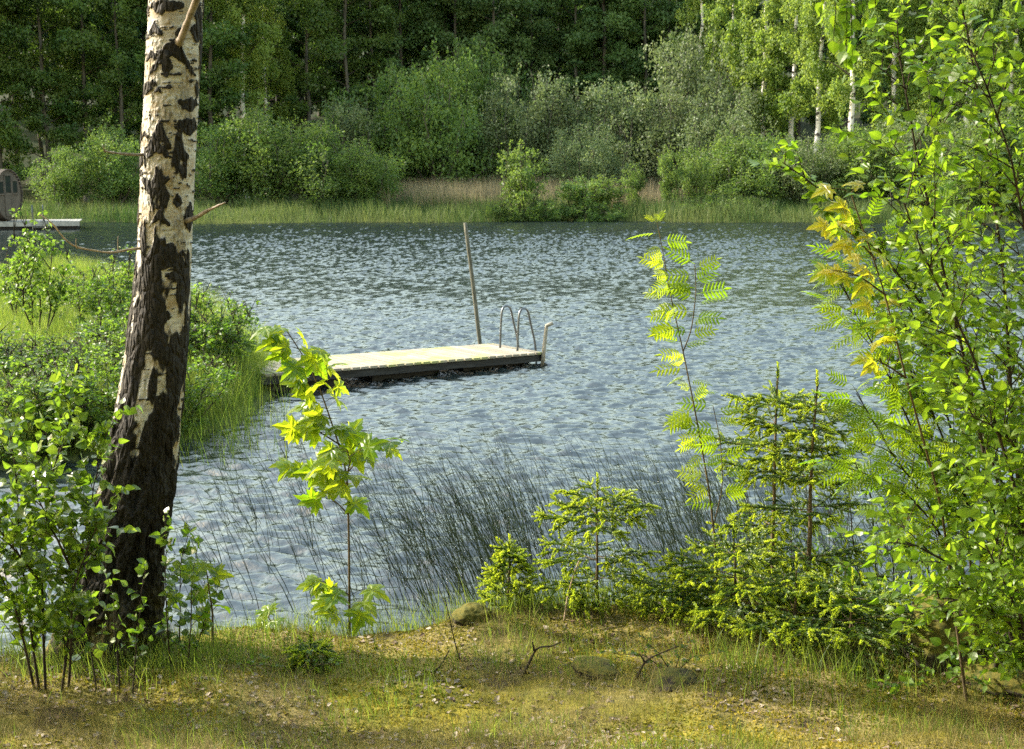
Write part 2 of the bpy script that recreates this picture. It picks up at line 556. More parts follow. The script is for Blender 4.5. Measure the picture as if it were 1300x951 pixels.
def gz(x, y):
    x, y = np.asarray(x, float), np.asarray(y, float)
    c = crest(x)
    top = .78 + np.maximum(6.3 - np.maximum(y, -4), 0) * .19
    b = .05 * (fbm(x * 2.1, y * 2.1, 3.3, 4) - .5) * 2 + .045 * (vnoise(x * 5.5, y * 5.5, 1.7) - .5) + .022 * (vnoise(x * 13, y * 13, 4.7) - .5) + .05 * np.sin(x * 1.1 + .5)
    over = np.maximum(y - c + .15, 0)
    near = top + b * sstep(1.2, .3, over) - .9 * over ** 1.25
    sd = poly_sd(x, y)
    pt = np.where(sd > 0, .04 + .75 * (1 - np.exp(-np.maximum(sd, 0) / 2.6)), .04 + .5 * sd) + .1 * (fbm(x * .5, y * .5, 1.0, 3) - .5) * sstep(0, 1.5, sd)
    fd = y - far_shore(x)
    far = np.where(fd > 0, .05 + .45 * (1 - np.exp(-np.maximum(fd, 0) / 4)) + np.maximum(fd - 22, 0) * .21, .05 + .25 * fd)
    far = far + np.where(fd > 3, (fbm(x * .12, y * .12, 8.0, 3) - .5) * np.minimum(fd - 3, 6) * .12, 0)
    far = np.minimum(far, 26)
    side = np.maximum(np.abs(x) - 95, -8) * .2
    side = np.minimum(side, 12)
    bed = np.full(x.shape, -1.5)
    return np.maximum.reduce([near, pt, far, side, bed])

def gz1(x, y):
    return float(gz(np.array([x]), np.array([y]))[0])

def hit(u, v, y0=3.0, y1=120.0):
    """where the photograph's ray meets the ground"""
    ys = np.linspace(y0, y1, 6000)
    d = ray(u, v)
    P = CAM[None] + d[None] * (ys / d[1])[:, None]
    below = P[:, 2] <= gz(P[:, 0], P[:, 1])
    i = int(np.argmax(below)) if below.any() else len(ys) - 1
    p = P[i]
    return np.array([p[0], p[1], gz1(p[0], p[1])])

def stand(u, y):
    x = (u - W0 / 2) / FPX * y * 1.0
    d = ray(u, 300)
    x = d[0] * y / d[1]
    return np.array([x, y, gz1(x, y)])

def build_terrain():
    def spaced(segs):
        out = []
        for a, b, s in segs:
            out.append(np.arange(a, b, s))
        return np.concatenate(out)
    xs = spaced([(-600, -100, 40), (-100, -40, 4), (-40, -9, .6), (-9, -4, .2), (-4, 4, .045), (4, 9, .25), (9, 40, .8), (40, 100, 4), (100, 640, 40)])
    ys = spaced([(-400, -20, 30), (-20, 3, 1.0), (3, 5.4, .3), (5.4, 9.6, .042), (9.6, 30, .22), (30, 66, .9), (66, 84, .4), (84, 140, 2), (140, 700, 25)])
    X, Y = np.meshgrid(xs, ys)
    Z = gz(X, Y)
    g = Geo()
    nx, ny = len(xs), len(ys)
    i, j = np.meshgrid(np.arange(ny - 1), np.arange(nx - 1), indexing='ij')
    q = np.stack([i * nx + j, i * nx + j + 1, (i + 1) * nx + j + 1, (i + 1) * nx + j], -1).reshape(-1, 4)
    g.add(np.stack([X, Y, Z], -1).reshape(-1, 3), [q])
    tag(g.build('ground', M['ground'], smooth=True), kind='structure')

def build_water():
    def geom(a, b, s0, s1):
        out, y = [], a
        while y < b:
            out.append(y)
            y += s0 + (s1 - s0) * (y - a) / (b - a)
        return np.array(out)
    xp = np.concatenate([geom(0, 10, .04, .08), geom(10, 34, .08, .2), np.arange(34, 120, 4.0)])
    xs = np.concatenate([-xp[:0:-1], xp])
    ys = np.concatenate([[6.0, 7.0, 8.0], geom(8.6, 30, .030, .052), geom(30, 72.5, .062, .11), [73, 76]])
    X, Y = np.meshgrid(xs, ys)
    r = np.random.default_rng(5)
    Z = np.zeros_like(X)
    gust = .35 + 1.25 * fbm(X * .05, Y * .11, 2.0, 4)
    gust = gust * (1 - .55 * sstep(-9, -17, X) * sstep(28, 40, Y))          # lee of the wooded left bank
    gust = gust * (1 + .5 * sstep(35, 62, Y))
    NW = 58
    W1, W2 = vnoise(X * .9, Y * .9, 3.0), vnoise(X * .35, Y * .35, 7.0)
    lam = np.exp(r.uniform(math.log(.12), math.log(.36), NW))
    ang = math.radians(-108) + r.normal(0, .40, NW)
    for L, a in zip(lam, ang):
        k = 2 * math.pi / L
        slope = .36 * math.sqrt(2.0 / NW) * (1.05 if L < .28 else .85)
        ph = k * (X * math.cos(a) + Y * math.sin(a)) + r.random() * 6.283 + r.uniform(-2.2, 2.2) * W1 + r.uniform(-3, 3) * W2
        s = np.sin(ph)
        Z += slope / k * s
    Z *= gust
    Z[np.abs(X) > 60] = 0
    g = Geo()
    nx, ny = len(xs), len(ys)
    i, j = np.meshgrid(np.arange(ny - 1), np.arange(nx - 1), indexing='ij')
    q = np.stack([i * nx + j, i * nx + j + 1, (i + 1) * nx + j + 1, (i + 1) * nx + j], -1).reshape(-1, 4)
    g.add(np.stack([X, Y, Z], -1).reshape(-1, 3), [q])
    tag(g.build('lake_water', M['water'], smooth=True), kind='structure')

# ------------------------------------------------------------------ trees and bushes, far
def rnd_dir(r, n):
    return unit(r.normal(size=(n, 3)))

def leaf_cloud(g, r, C, S, counts, size, droop=0.0, tint0=0.5, tvar=.28, tmpl=DIA):
    """C clump centres (k,3), S (k,3) half sizes, leaves spread through each clump with a bias to its shell"""
    idx = np.repeat(np.arange(len(C)), counts)
    n = len(idx)
    d = rnd_dir(r, n)
    rad = r.random(n) ** .55
    T = C[idx] + d * rad[:, None] * S[idx]
    dirs = unit(rnd_dir(r, n) + np.array([0, 0, -droop]))
    nor = unit(rnd_dir(r, n) + np.array([0, 0, .5]))
    ct = np.clip(tint0 + r.normal(0, tvar, len(C)), 0, 1)
    tint = np.clip(ct[idx] + r.normal(0, .15, n), 0, 1)
    g.inst(tmpl[0], tmpl[1], frame(dirs, nor), T, tint, size * r.uniform(.65, 1.3, n))

def make_tree(seed, H, rad, cb, style, leafm, barkm, nleaf, lsize, r0=.16, lean=0.0):
    r = np.random.default_rng(seed)
    root = empty(style_name[style], (0, 0, 0))
    w, g = Geo(), Geo()
    k = 14
    t = np.linspace(0, 1, k)
    wob = np.stack([np.cumsum(r.normal(0, .06, k)), np.cumsum(r.normal(0, .06, k))], -1)
    wob -= wob[0]
    P = np.stack([lean * H * t ** 1.5 + wob[:, 0], wob[:, 1], H * t - .3 * (t == 0)], -1)
    w.tubes(P, r0 * (1 - .9 * t) + .012 + r0 * .5 * np.exp(-t * 28), 9, mat=0)
    def trunk_at(z):
        return np.array([np.interp(z, P[:, 2], P[:, i]) for i in range(3)])
    nl = 30 if style != 'conifer' else 60
    C, S, cnt = [], [], []
    ga = r.random() * 6.28
    for i in range(nl):
        f = (i + r.random() * .7) / nl
        z = cb + (H - cb) * f
        ga += 2.4 + r.normal(0, .35)
        if style == 'conifer':
            L = rad * (1 - f) ** .8 * r.uniform(.8, 1.15) + .15
            el = -.25 + .4 * f
        elif style == 'birch':
            L = rad * (.35 + .65 * math.sin(math.pi * min(1, .25 + .75 * f) ** .9)) * (1 - f ** 4) * r.uniform(.6, 1.15)
            el = .75 - .1 * f
        else:
            L = rad * math.sqrt(max(.04, 1 - (1.7 * f - .75) ** 2)) * r.uniform(.65, 1.15)
            el = .35 + .5 * f
        b = trunk_at(z)
        d = np.array([math.cos(ga) * math.cos(el), math.sin(ga) * math.cos(el), math.sin(el)])
        kk = 6
        tt = np.linspace(0, 1, kk)
        sag = (-.35 if style == 'birch' else -.12) * L
        B = b + d * (L * tt)[:, None] + np.array([0, 0, 1.0]) * (sag * tt ** 2)[:, None] + r.normal(0, .05 * L, (kk, 3)) * tt[:, None]
        w.tubes(B, (r0 * .22 * (1 - f) + .012) * (1 - .8 * tt), 5, mat=1)
        m = {'birch': 5, 'conifer': 4}.get(style, 4)
        for q in range(m):
            tq = .35 + .65 * (q + r.random()) / m
            c = np.array([np.interp(tq, tt, B[:, a]) for a in range(3)])
            if style == 'birch':
                s = np.array([.42, .42, .75]) * r.uniform(.7, 1.3) * (.55 + .18 * L)
                c = c + np.array([r.normal(0, .3), r.normal(0, .3), -s[2] * .7])
            elif style == 'conifer':
                s = np.array([.38, .38, .20]) * r.uniform(.8, 1.3) * (.5 + .35 * L)
            else:
                s = np.array([.62, .62, .42]) * r.uniform(.65, 1.35) * (.55 + .2 * L)
                c = c + r.normal(0, .28, 3)
            C.append(c); S.append(s); cnt.append(s[0] * s[1] * r.uniform(.6, 1.4))
    C.append(trunk_at(H * .98)); S.append(np.array([.3, .3, .7])); cnt.append(.12)
    cnt = np.array(cnt); cnt = np.maximum(1, (cnt / cnt.sum() * nleaf)).astype(int)
    leaf_cloud(g, r, np.array(C), np.array(S), cnt, lsize, droop=(1.2 if style == 'birch' else .5))
    w.build('trunk', [barkm, M['wood_dark']], root, smooth=True)
    g.build('crown', leafm, root)
    return root
style_name = {'birch': 'birch_tree', 'broad': 'deciduous_tree', 'conifer': 'spruce_tree'}

def make_bush(seed, name, H, rad, leafm, barkm, nleaf, lsize, nst=11, dome=1.0, csize=.34, low=.25, tint0=.5):
    r = np.random.default_rng(seed)
    root = empty(name, (0, 0, 0))
    w, g = Geo(), Geo()
    C, S, cnt = [], [], []
    for i in range(nst):
        a = 2 * math.pi * (i + r.random()) / nst
        out = math.sqrt((i + .5) / nst) if i % 2 else r.random() * .6
        tip = np.array([math.cos(a) * rad * out, math.sin(a) * rad * out, H * (1 - .45 * dome * out ** 2) * r.uniform(.82, 1.05)])
        base = np.array([r.normal(0, .08 * rad), r.normal(0, .08 * rad), -.1])
        tt = np.linspace(0, 1, 7)
        B = base + (tip - base) * tt[:, None] + np.array([math.cos(a), math.sin(a), 0]) * (rad * .16 * np.sin(tt * math.pi))[:, None] + r.normal(0, .03 * H, (7, 3)) * tt[:, None]
        w.tubes(B, (.004 + .012 * H * min(1, H / 4)) * (1 - .8 * tt), 5)
        for q in range(4):
            c = tip + np.array([r.normal(0, .10 * rad), r.normal(0, .10 * rad), r.uniform(-.02, .17) * H])
            s = np.array([.35, .35, 1.0]) * csize * (H * .28 + rad * .2) * r.uniform(.35, .8)
            C.append(c); S.append(s); cnt.append(s[0] * s[2] * .9)
            w.tubes(np.array([tip - (c - tip) * .3, c + np.array([0, 0, s[2] * .8])]), np.array([.008, .003]), 3)
        for q in range(9):
            tq = low + (1 - low) * (q + r.random()) / 9
            c = np.array([np.interp(tq, tt, B[:, k]) for k in range(3)]) + r.normal(0, .13 * rad, 3)
            c[2] = max(c[2], .12)
            s = np.array([1, 1, .8]) * csize * (H * .28 + rad * .2) * r.uniform(.55, 1.4)
            C.append(c); S.append(s); cnt.append(s[0] ** 2 * r.uniform(.5, 1.5))
            w.tubes(np.array([[np.interp(tq - .1, tt, B[:, k]) for k in range(3)], c]), np.array([.01, .004]), 3)
    cnt = np.array(cnt); cnt = np.maximum(1, cnt / cnt.sum() * nleaf).astype(int)
    leaf_cloud(g, r, np.array(C), np.array(S), cnt, lsize, droop=.2, tint0=tint0)
    w.build('stems', barkm, root, smooth=True)
    g.build('foliage', leafm, root)
    return root

used = set()
def place(proto, p, rz, s, label, cat, group=None, sz=None):
    o = proto if proto.name not in used else copy_tree(proto)
    used.add(proto.name)
    o.location = (p[0], p[1], p[2] - .02)
    o.rotation_euler = (0, 0, rz)
    o.scale = (s, s, s if sz is None else sz)
    o['label'] = label
    o['category'] = cat
    if group: o['group'] = group
    elif 'group' in o: del o['group']
    return o

def build_far():
    R = np.random.default_rng(21)
    birch = [make_tree(100 + i, 17 + i, 2.3 + .25 * i, (3.0, 4.5, 2.2, 6.0)[i], 'birch', M['leaf_birch_far'], M['bark_birch_far'], 15000, .17, .15 + .02 * i) for i in range(4)]
    broad = [make_tree(200 + i, 16 + 1.3 * i, 3.1 + .2 * i, (1.2, 2.5, 1.8, 4.5)[i], 'broad', M['leaf_far'], M['wood_grey'], 19000, .19, .15) for i in range(4)]
    deep = [make_tree(300 + i, 19 + i, 2.7, (4.0, 5.5, 3.0)[i], 'broad', M['leaf_far_dark'], M['wood_grey'], 18000, .20, .12) for i in range(3)]
    con = [make_tree(400 + i, 20 + i, 2.6, (4.0, 2.0)[i], 'conifer', M['leaf_far_dark'], M['wood_grey'], 17000, .20, .18) for i in range(2)]
    wide = make_tree(450, 21, 3.6, 1.2, 'broad', M['leaf_far_dark'], M['wood_grey'], 21000, .24, .18)
    G = 'trees of the far shore wood'
    pl = lambda pr, u, y, s, lab, cat='tree', sz=None: place(pr, stand(u, y), R.random() * 6.28, s, lab, cat, G, sz)
    # left wooded bank: dense and bushy to the ground
    L = [(8, 82, broad[0], 1.05, 'bright sunlit deciduous tree above the barrel sauna'),
         (62, 83, broad[1], 1.0, 'dark bushy deciduous tree just right of the barrel sauna'),
         (112, 84, broad[2], .95, 'dark leafy tree above the tip of the far jetty'),
         (160, 84, broad[0], .95, 'dark bushy tree close to the left side of the big birch trunk'),
         (222, 84.5, broad[1], 1.05, 'tall dark leafy tree straight behind the big birch trunk'),
         (275, 85, broad[2], 1.0, 'dense dark green tree just right of the big birch trunk'),
         (-40, 80, broad[3], 1.0, 'leafy tree behind the barrel sauna at the edge of the view')]
    for u, y, pr, s, lab in L:
        pl(pr, u, y, s, lab)
    for u in (-95, -150, -215, -290, -370):
        pl(broad[int(R.integers(4))], u, 81 + R.random() * 4, R.uniform(.95, 1.1), 'leafy tree of the wooded left bank beyond the picture edge')
    pl(birch[3], 312, 86, .95, 'slim pale trunked birch left of the lit shore bush')
    pl(birch[1], 343, 89, .92, 'thin birch with grey trunk above the lit shore bush')
    pl(broad[3], 395, 91, .95, 'leafy tree standing behind the lit shore bush')
    pl(broad[3], 450, 92, 1.0, 'leafy tree above the gap between lit bush and dark bush')
    for u, y in ((20, 90), (55, 92), (85, 91), (115, 93), (140, 92), (190, 93), (215, 95), (250, 94), (275, 96), (300, 96), (-60, 90), (-130, 90), (-200, 90)):
        pl(deep[int(R.integers(3))] if R.random() < .6 else con[int(R.integers(2))], u + R.normal(0, 8), y + R.random() * 3, R.uniform(.9, 1.15), 'dark tree of the second row in the left wood')
    # centre: dark wood set back behind the willows
    for i, u in enumerate(range(350, 900, 42)):
        pl((deep + con)[int(R.integers(5))], u + R.normal(0, 12), 94 + R.random() * 4, R.uniform(.9, 1.1), 'tall dark tree in the shaded middle of the wood')
    for i, u in enumerate(range(300, 940, 38)):
        pl((deep + con)[int(R.integers(5))], u + R.normal(0, 14), 101 + R.random() * 5, R.uniform(.95, 1.15), 'dark tree deep in the wood behind the willows')
    for i, u in enumerate(range(-300, 1640, 40)):
        pl(con[int(R.integers(2))] if i % 2 else wide, u + R.normal(0, 10), 111 + R.random() * 8, R.uniform(1.0, 1.2), 'dark tree of the hindmost rows of the wood')
    # right: sunlit birches standing forward
    B = [(888, 91, 2, .95, 'sunlit birch at the left end of the light birch grove'),
         (925, 88, 0, 1.0, 'pale green birch behind the grey willow slope'),
         (962, 85.5, 2, .95, 'broad drooping birch above the pale shore bush'),
         (1000, 84.5, 1, 1.0, 'light green birch left of the thick white trunk'),
         (1035, 81.5, 1, 1.0, 'tall birch with the thickest white trunk of the far shore'),
         (1074, 79, 3, .9, 'slim birch with a bare white lower trunk'),
         (1128, 79, 2, 1.0, 'light green birch right of the slim bare white trunk'),
         (1172, 78, 0, 1.0, 'light green birch just behind the overhanging right shrub'),
         (1222, 77, 2, 1.0, 'pale birch seen through the upper right shrub leaves'),
         (1275, 76, 1, 1.0, 'birch seen through leaves near the right picture edge')]
    for u, y, k, s, lab in B:
        pl(birch[k], u, y, s, lab)
    for u in (1330, 1390, 1460, 1540):
        pl(birch[int(R.integers(4))], u, 76 + R.random() * 5, 1.0, 'birch of the far right shore beyond the picture edge')
    for u, y in ((905, 95), (960, 96), (1010, 96), (1060, 95), (1110, 97), (1150, 95), (1200, 96), (1260, 97), (1320, 95), (1400, 96)):
        pl((deep + con)[int(R.integers(5))], u + R.normal(0, 8), y + R.random() * 3, R.uniform(.9, 1.1), 'dark tree in the shade behind the light birch grove')
    # unseen trees added round the viewpoint to hold sky light off the bank
    for x, y in ((-7, -5), (-2.5, -7), (2.0, -6), (6.5, -5), (-10, -1), (10.5, -1), (-5, -12), (1, -13), (7, -12), (13, -8), (-13, -9), (-4.6, -3.5), (4.2, -3.6), (0, -9.5), (-8.5, -9), (9, -8.5), (7.2, 3.2), (9.5, 6.8), (8.6, -.5), (-8.2, 1.2), (-6.6, -1.8)):
        place(broad[int(R.integers(4))], (x, y, gz1(x, y)), R.random() * 6.28, R.uniform(.85, 1.0), 'unseen leafy tree added round the viewpoint to block sky light', 'tree', 'unseen trees added round the viewpoint')
    # bushes of the shore
    wil = [make_bush(500 + i, 'willow_bush', 5.0, 3.0, M['leaf_willow'], M['wood_grey'], 15000, .13, 13, .9, .36) for i in range(2)]
    bus = [make_bush(520 + i, 'shore_bush', 5.0, 3.2, M['leaf_bush'], M['wood_grey'], 15000, .14, 13, .9, .36) for i in range(2)]
    sml = [make_bush(540 + i, 'young_alder', 3.2, 1.4, M['leaf_bush'], M['wood_dark'], 4200, .12, 9, .5, .26, .3, .6) for i in range(2)]
    G = 'bushes of the far shore'
    pb = lambda pr, u, y, s, lab, sz=None: place(pr, stand(u, y), R.random() * 6.28, s, lab, 'bush', G, sz)
    pb(bus[0], 335, 75.5, 1.05, 'large rounded bush with lit top right of the birch trunk', .95)
    pb(bus[1], 410, 75.0, 1.0, 'long lit bush sloping down to the dry reeds', .84)
    pb(bus[0], 460, 74.5, .75, 'low right end of the lit bush beside the dry reeds', .62)
    pb(bus[1], 285, 76, 1.0, 'dark bush half hidden by the right side of the birch trunk', .8)
    pb(bus[0], 150, 75, .8, 'small dark bush above the grassy bank left of the birch')
    pb(bus[1], 85, 74, .6, 'little shaded bush at the waterside near the sauna')
    pb(bus[1], 500, 84, 1.15, 'big dark bush behind the left end of the dry reeds', 1.45)
    pb(bus[0], 560, 83, 1.2, 'tallest dark rounded bush behind the dry reeds', 1.5)
    pb(wil[1], 450, 84, 1.0, 'dull green bush left of the big dark bush', 1.1)
    pb(bus[1], 612, 88, 1.0, 'bright topped bush behind the tallest dark bush', 1.75)
    pb(wil[0], 655, 85, 1.05, 'greyish willow right of the tallest dark bush', 1.4)
    pb(wil[1], 705, 85, 1.1, 'pale willow with lit top behind the lone shrub', 1.3)
    pb(wil[0], 745, 80, .85, 'small silvery willow behind the low shore shrubs', .85)
    pb(wil[1], 785, 84, 1.15, 'grey rounded willow in the middle of the willow slope', 1.25)
    pb(wil[0], 838, 83, 1.1, 'grey willow beside the rising willow slope', 1.3)
    pb(wil[1], 880, 85, 1.15, 'tallest grey willow at the foot of the birch grove', 1.8)
    pb(wil[0], 918, 81, 1.0, 'light willow under the drooping birch', 1.2)
    pb(bus[0], 918, 76, .85, 'pale green bush on the right shore grass', .72)
    pb(bus[1], 965, 76, .9, 'pale green rounded bush under the thick white trunk', .72)
    pb(wil[0], 1012, 75.5, .8, 'feathery willow bush right of the pale green bush', .7)
    pb(bus[0], 1062, 76, .85, 'green bush under the bare white birch trunk', .75)
    pb(bus[1], 1115, 75, .9, 'green bush behind the yellow maple leaves', .8)
    pb(wil[1], 1175, 74, .9, 'willow bush hidden behind the right shrub', .9)
    pb(bus[0], 1240, 72, 1.0, 'shore bush glimpsed through the right shrub', 1.0)
    pb(bus[1], 1310, 71, 1.0, 'shore bush at the far right picture edge', 1.0)
    bog = make_bush(530, 'bog_shrub', 1.1, 2.0, M['leaf_far'], M['wood_dark'], 6500, .085, 17, .5, .3, .1, .4)
    pb(bog, 640, 70.9, .8, 'low dark scrub at the waterline under the lone shrub', .8)
    pb(bog, 690, 71.0, 1.0, 'low dark scrub at the waterline right of the lone shrub', .95)
    pb(bog, 748, 71.2, 1.0, 'low dark scrub at the waterline under the bushy shrub', .8)
    pb(bog, 905, 72.5, 1.1, 'low brownish scrub at the waterline before the pale green bush', .8)
    pb(bog, 950, 72.8, 1.0, 'low scrub at the waterline under the thick white trunk', .7)
    pb(sml[0], 660, 71.6, 1.05, 'lone shrub with visible dark stems in front of the dry reeds', 1.12)
    pb(sml[1], 735, 72.0, 1.0, 'low green shrub right of the lone dark stemmed shrub', .62)
    pb(sml[0], 765, 72.5, 1.0, 'low bushy shrub at the waterside in the middle', .62)
    pb(sml[1], 805, 74, .5, 'bright yellow green little shrub in front of the grey willow', .75)
    pb(sml[0], 848, 73, .6, 'thin sapling with see-through crown on the shore grass', 1.0)
    pb(sml[1], 882, 73, .55, 'thin sapling left of the pale green bush', .95)

# ------------------------------------------------------------------ grass and reeds
def blades(g, r, base, h, w, lean, leanr, tint, k=4, curve=.5):
    """base (N,3); tapered flat blades of k points, bending over"""
    N = len(base)
    t = np.linspace(0, 1, k)
    ld = unit(np.concatenate([lean + r.normal(0, leanr, (N, 2)), np.zeros((N, 1))], 1))
    am = np.linalg.norm(lean + r.normal(0, leanr, (N, 2)), axis=1)
    hh = np.broadcast_to(h, (N,))
    P = base[:, None, :] + np.array([0, 0, 1.0]) * (hh[:, None] * t[None])[..., None] + ld[:, None, :] * ((hh * am)[:, None] * (t[None] ** (1 + curve)))[..., None]
    P[..., 2] -= (hh * am ** 2 * .25)[:, None] * t[None] ** 2
    a = r.random(N) * math.pi
    s = np.stack([np.cos(a), np.sin(a), np.zeros(N)], -1)
    wd = np.broadcast_to(w, (N,))[:, None] * (1 - t[None] ** 1.5) * .5
    A = P - s[:, None, :] * wd[..., None]
    B = P + s[:, None, :] * wd[..., None]
    V = np.stack([A[:, :-1], B[:, :-1]], 2).reshape(N, -1, 3)
    V = np.concatenate([V, P[:, -1:]], 1)
    n = V.shape[1]
    f = [(2 * i, 2 * i + 1, 2 * i + 3, 2 * i + 2) for i in range(k - 2)]
    off = (np.arange(N) * n)[:, None, None]
    g.v.append(V.reshape(-1, 3)); g.t.append(np.repeat(np.broadcast_to(tint, (N,)), n))
    if f:
        g.f.append((np.array(f)[None] + off).reshape(-1, 4) + g.n); g.fm.append(np.zeros(N * len(f)))
    g.f.append((np.array([[n - 3, n - 2, n - 1]])[None] + off).reshape(-1, 3) + g.n); g.fm.append(np.zeros(N))
    g.n += N * n

def scatter(r, n, x0, x1, y0, y1, keep=None):
    x, y = r.uniform(x0, x1, n), r.uniform(y0, y1, n)
    z = gz(x, y)
    k = np.ones(n, bool) if keep is None else keep(x, y, z)
    return np.stack([x[k], y[k], z[k]], -1)

def build_grass():
    r = np.random.default_rng(31)
    # fine dry grass and moss of the near bank
    B = scatter(r, 150000, -3.6, 3.9, 5.5, 8.7, lambda x, y, z: (fbm(x * 1.8, y * 1.8, 5.0, 3) + r.normal(0, .08, len(x)) > .47) & (z > .15))
    g = Geo()
    blades(g, r, B, r.gamma(3, .016, len(B)) + .012, r.uniform(.0014, .003, len(B)), np.array([-.15, .0]), .5, np.clip(r.normal(.45, .3, len(B)), 0, 1), 3)
    tag(g.build('dry_grass', M['leaf_straw']), 'short pale dry grass covering the mossy near bank', 'grass', kind='stuff')
    g = Geo()
    B = scatter(r, 120000, -3.6, 3.9, 5.5, 8.6, lambda x, y, z: (fbm(x * 1.8, y * 1.8, 5.0, 3) + r.normal(0, .07, len(x)) < .52) & (z > .2))
    d = unit(rnd_dir(r, len(B)) + np.array([0, 0, 1.0]))
    g.inst(DIA[0], DIA[1], frame(d, rnd_dir(r, len(B))), B, np.clip(vnoise(B[:, 0] * 4, B[:, 1] * 4, 2.0) + r.normal(0, .2, len(B)), 0, 1), r.uniform(.008, .02, len(B)))
    tag(g.build('moss', M['moss']), 'yellow green moss cushions on the near bank', 'moss', kind='stuff')
    g = Geo()
    B = scatter(r, 20000, -3.6, 3.9, 5.5, 8.5, lambda x, y, z: (fbm(x * 2.6, y * 2.6, 9.0, 3) + r.normal(0, .08, len(x)) > .53))
    B[:, 2] += .006
    g.inst(OVA_S[0], OVA_S[1], frame(unit(rnd_dir(r, len(B)) * np.array([1, 1, .3])), unit(rnd_dir(r, len(B)) * .5 + np.array([0, 0, 1.0]))), B, r.random(len(B)) ** 1.5, r.uniform(.012, .042, len(B)))
    tag(g.build('leaf_litter', M['litter']), 'scattered brown fallen leaf litter on the near bank', 'litter', kind='stuff')
    # green grass: sprinkled, thick along the edge
    g = Geo()
    B1 = scatter(r, 30000, -3.7, 3.9, 5.5, 8.8, lambda x, y, z: (fbm(x * 1.9, y * 1.9, 15.0, 4) + r.normal(0, .07, len(x)) > .57) & (z > .1))
    blades(g, r, B1, r.uniform(.04, .15, len(B1)), r.uniform(.002, .005, len(B1)), np.array([-.15, 0]), .35, np.clip(r.normal(.5, .3, len(B1)), 0, 1), 4)
    xe = r.uniform(-3.8, 4.0, 5200)
    ye = crest(xe) + r.normal(.12, .14, len(xe))
    B2 = np.stack([xe, ye, gz(xe, ye)], -1)
    dens = fbm(xe * 1.7, 0 * xe, 4.0, 3)
    B2 = B2[dens + r.normal(0, .06, len(xe)) > .42]
    blades(g, r, B2, r.uniform(.10, .32, len(B2)), r.uniform(.003, .006, len(B2)), np.array([-.2, 0]), .3, np.clip(r.normal(.5, .25, len(B2)), 0, 1), 5)
    # tufts in front of the birch and by the right rocks
    for (u, v, n, hh, sp) in ((60, 845, 260, .16, .28), (170, 850, 300, .2, .3), (260, 835, 160, .2, .25), (330, 830, 110, .17, .25), (230, 855, 120, .14, .2), (640, 850, 90, .14, .15), (745, 852, 90, .12, .12), (930, 855, 160, .2, .25),
                              (1040, 858, 200, .2, .25), (1130, 862, 100, .16, .2), (1230, 866, 60, .16, .2), (950, 850, 80, .14, .1), (500, 855, 90, .12, .2), (660, 775, 140, .22, .2), (560, 790, 120, .2, .2), (850, 770, 200, .25, .25), (720, 775, 160, .2, .2)):
        p = hit(u, v)
        x, y = p[0] + r.normal(0, sp, n), p[1] + r.normal(0, sp * .6, n)
        b = np.stack([x, y, gz(x, y)], -1)
        blades(g, r, b, hh * r.uniform(.5, 1.3, n), r.uniform(.003, .006, n), np.array([-.12, 0]), .3, np.clip(r.normal(.5, .25, n), 0, 1), 5)
    tag(g.build('green_grass', M['leaf_grass']), 'green grass blades along the edge of the near bank', 'grass', kind='stuff')
    # grass of the left point
    g = Geo()
    B = scatter(r, 230000, -16, -3.2, 14.6, 36, lambda x, y, z: (poly_sd(x, y) > .0) & (x > -.48 * y - 1))
    e = poly_sd(B[:, 0], B[:, 1])
    hh = np.where(e < 1.3, r.uniform(.35, .85, len(B)), r.uniform(.10, .34, len(B)))
    blades(g, r, B, hh, r.uniform(.006, .012, len(B)), np.array([-.1, 0]), .3, np.clip(r.normal(.5, .22, len(B)) + .3 * (fbm(B[:, 0] * .6, B[:, 1] * .6, 3.0, 3) - .5), 0, 1), 4)
    tag(g.build('point_grass', M['leaf_grass']), 'sunlit meadow grass on the point of land at the left', 'grass', kind='stuff')
    # green reeds in the shallows beside the point
    g = Geo()
    def reedpts(n, u0, u1, v0, v1, f):
        out = []
        while len(out) < n:
            u, v = r.uniform(u0, u1), r.uniform(v0, v1)
            if not f(u, v): continue
            d = ray(u, v); p = CAM + d * (-CAM[2] / d[2])
            out.append((p[0], p[1], -.25))
        return np.array(out)
    B = reedpts(1000, 215, 372, 492, 598, lambda u, v: r.random() < math.exp(-max(0, (u - 300)) / 34) * math.exp(-max(0, v - 560) / 18))
    blades(g, r, B, r.uniform(.3, .8, len(B)) + .25, r.uniform(.006, .010, len(B)), np.array([-.08, 0]), .2, np.clip(r.normal(.4, .25, len(B)), 0, 1), 5)
    tag(g.build('waterside_reeds', M['leaf_grass']), 'green reeds in the shallows round the left point', 'reeds', kind='stuff')
    # dark rushes standing in the near water, bent by the wind
    g = Geo()
    def rush(n, u0, u1, v0, v1, h0, h1, dens):
        out = []
        while len(out) < n:
            u, v = r.uniform(u0, u1), r.uniform(v0, v1)
            if r.random() > dens(u, v): continue
            d = ray(u, v); p = CAM + d * (-CAM[2] / d[2])
            out.append((p[0], p[1], -.3))
        out = np.array(out)
        n = len(out)
        h = r.uniform(h0, h1, n)
        t = np.linspace(0, 1, 7)
        am = np.clip(r.normal(.52, .2, n), .05, 1.1)
        ld = unit(np.stack([-np.ones(n), r.normal(0, .28, n), np.zeros(n)], -1))
        P = out[:, None, :] + np.array([0, 0, 1.0]) * ((h + .3)[:, None] * t)[..., None] + ld[:, None] * ((h * am)[:, None] * t ** 1.7)[..., None]
        P[..., 2] -= (h * am ** 2 * .35)[:, None] * t ** 2
        bend = r.random(n) < .10
        P[bend, -2:, 2] -= .1 * h[bend, None] * np.array([.3, 1.2])
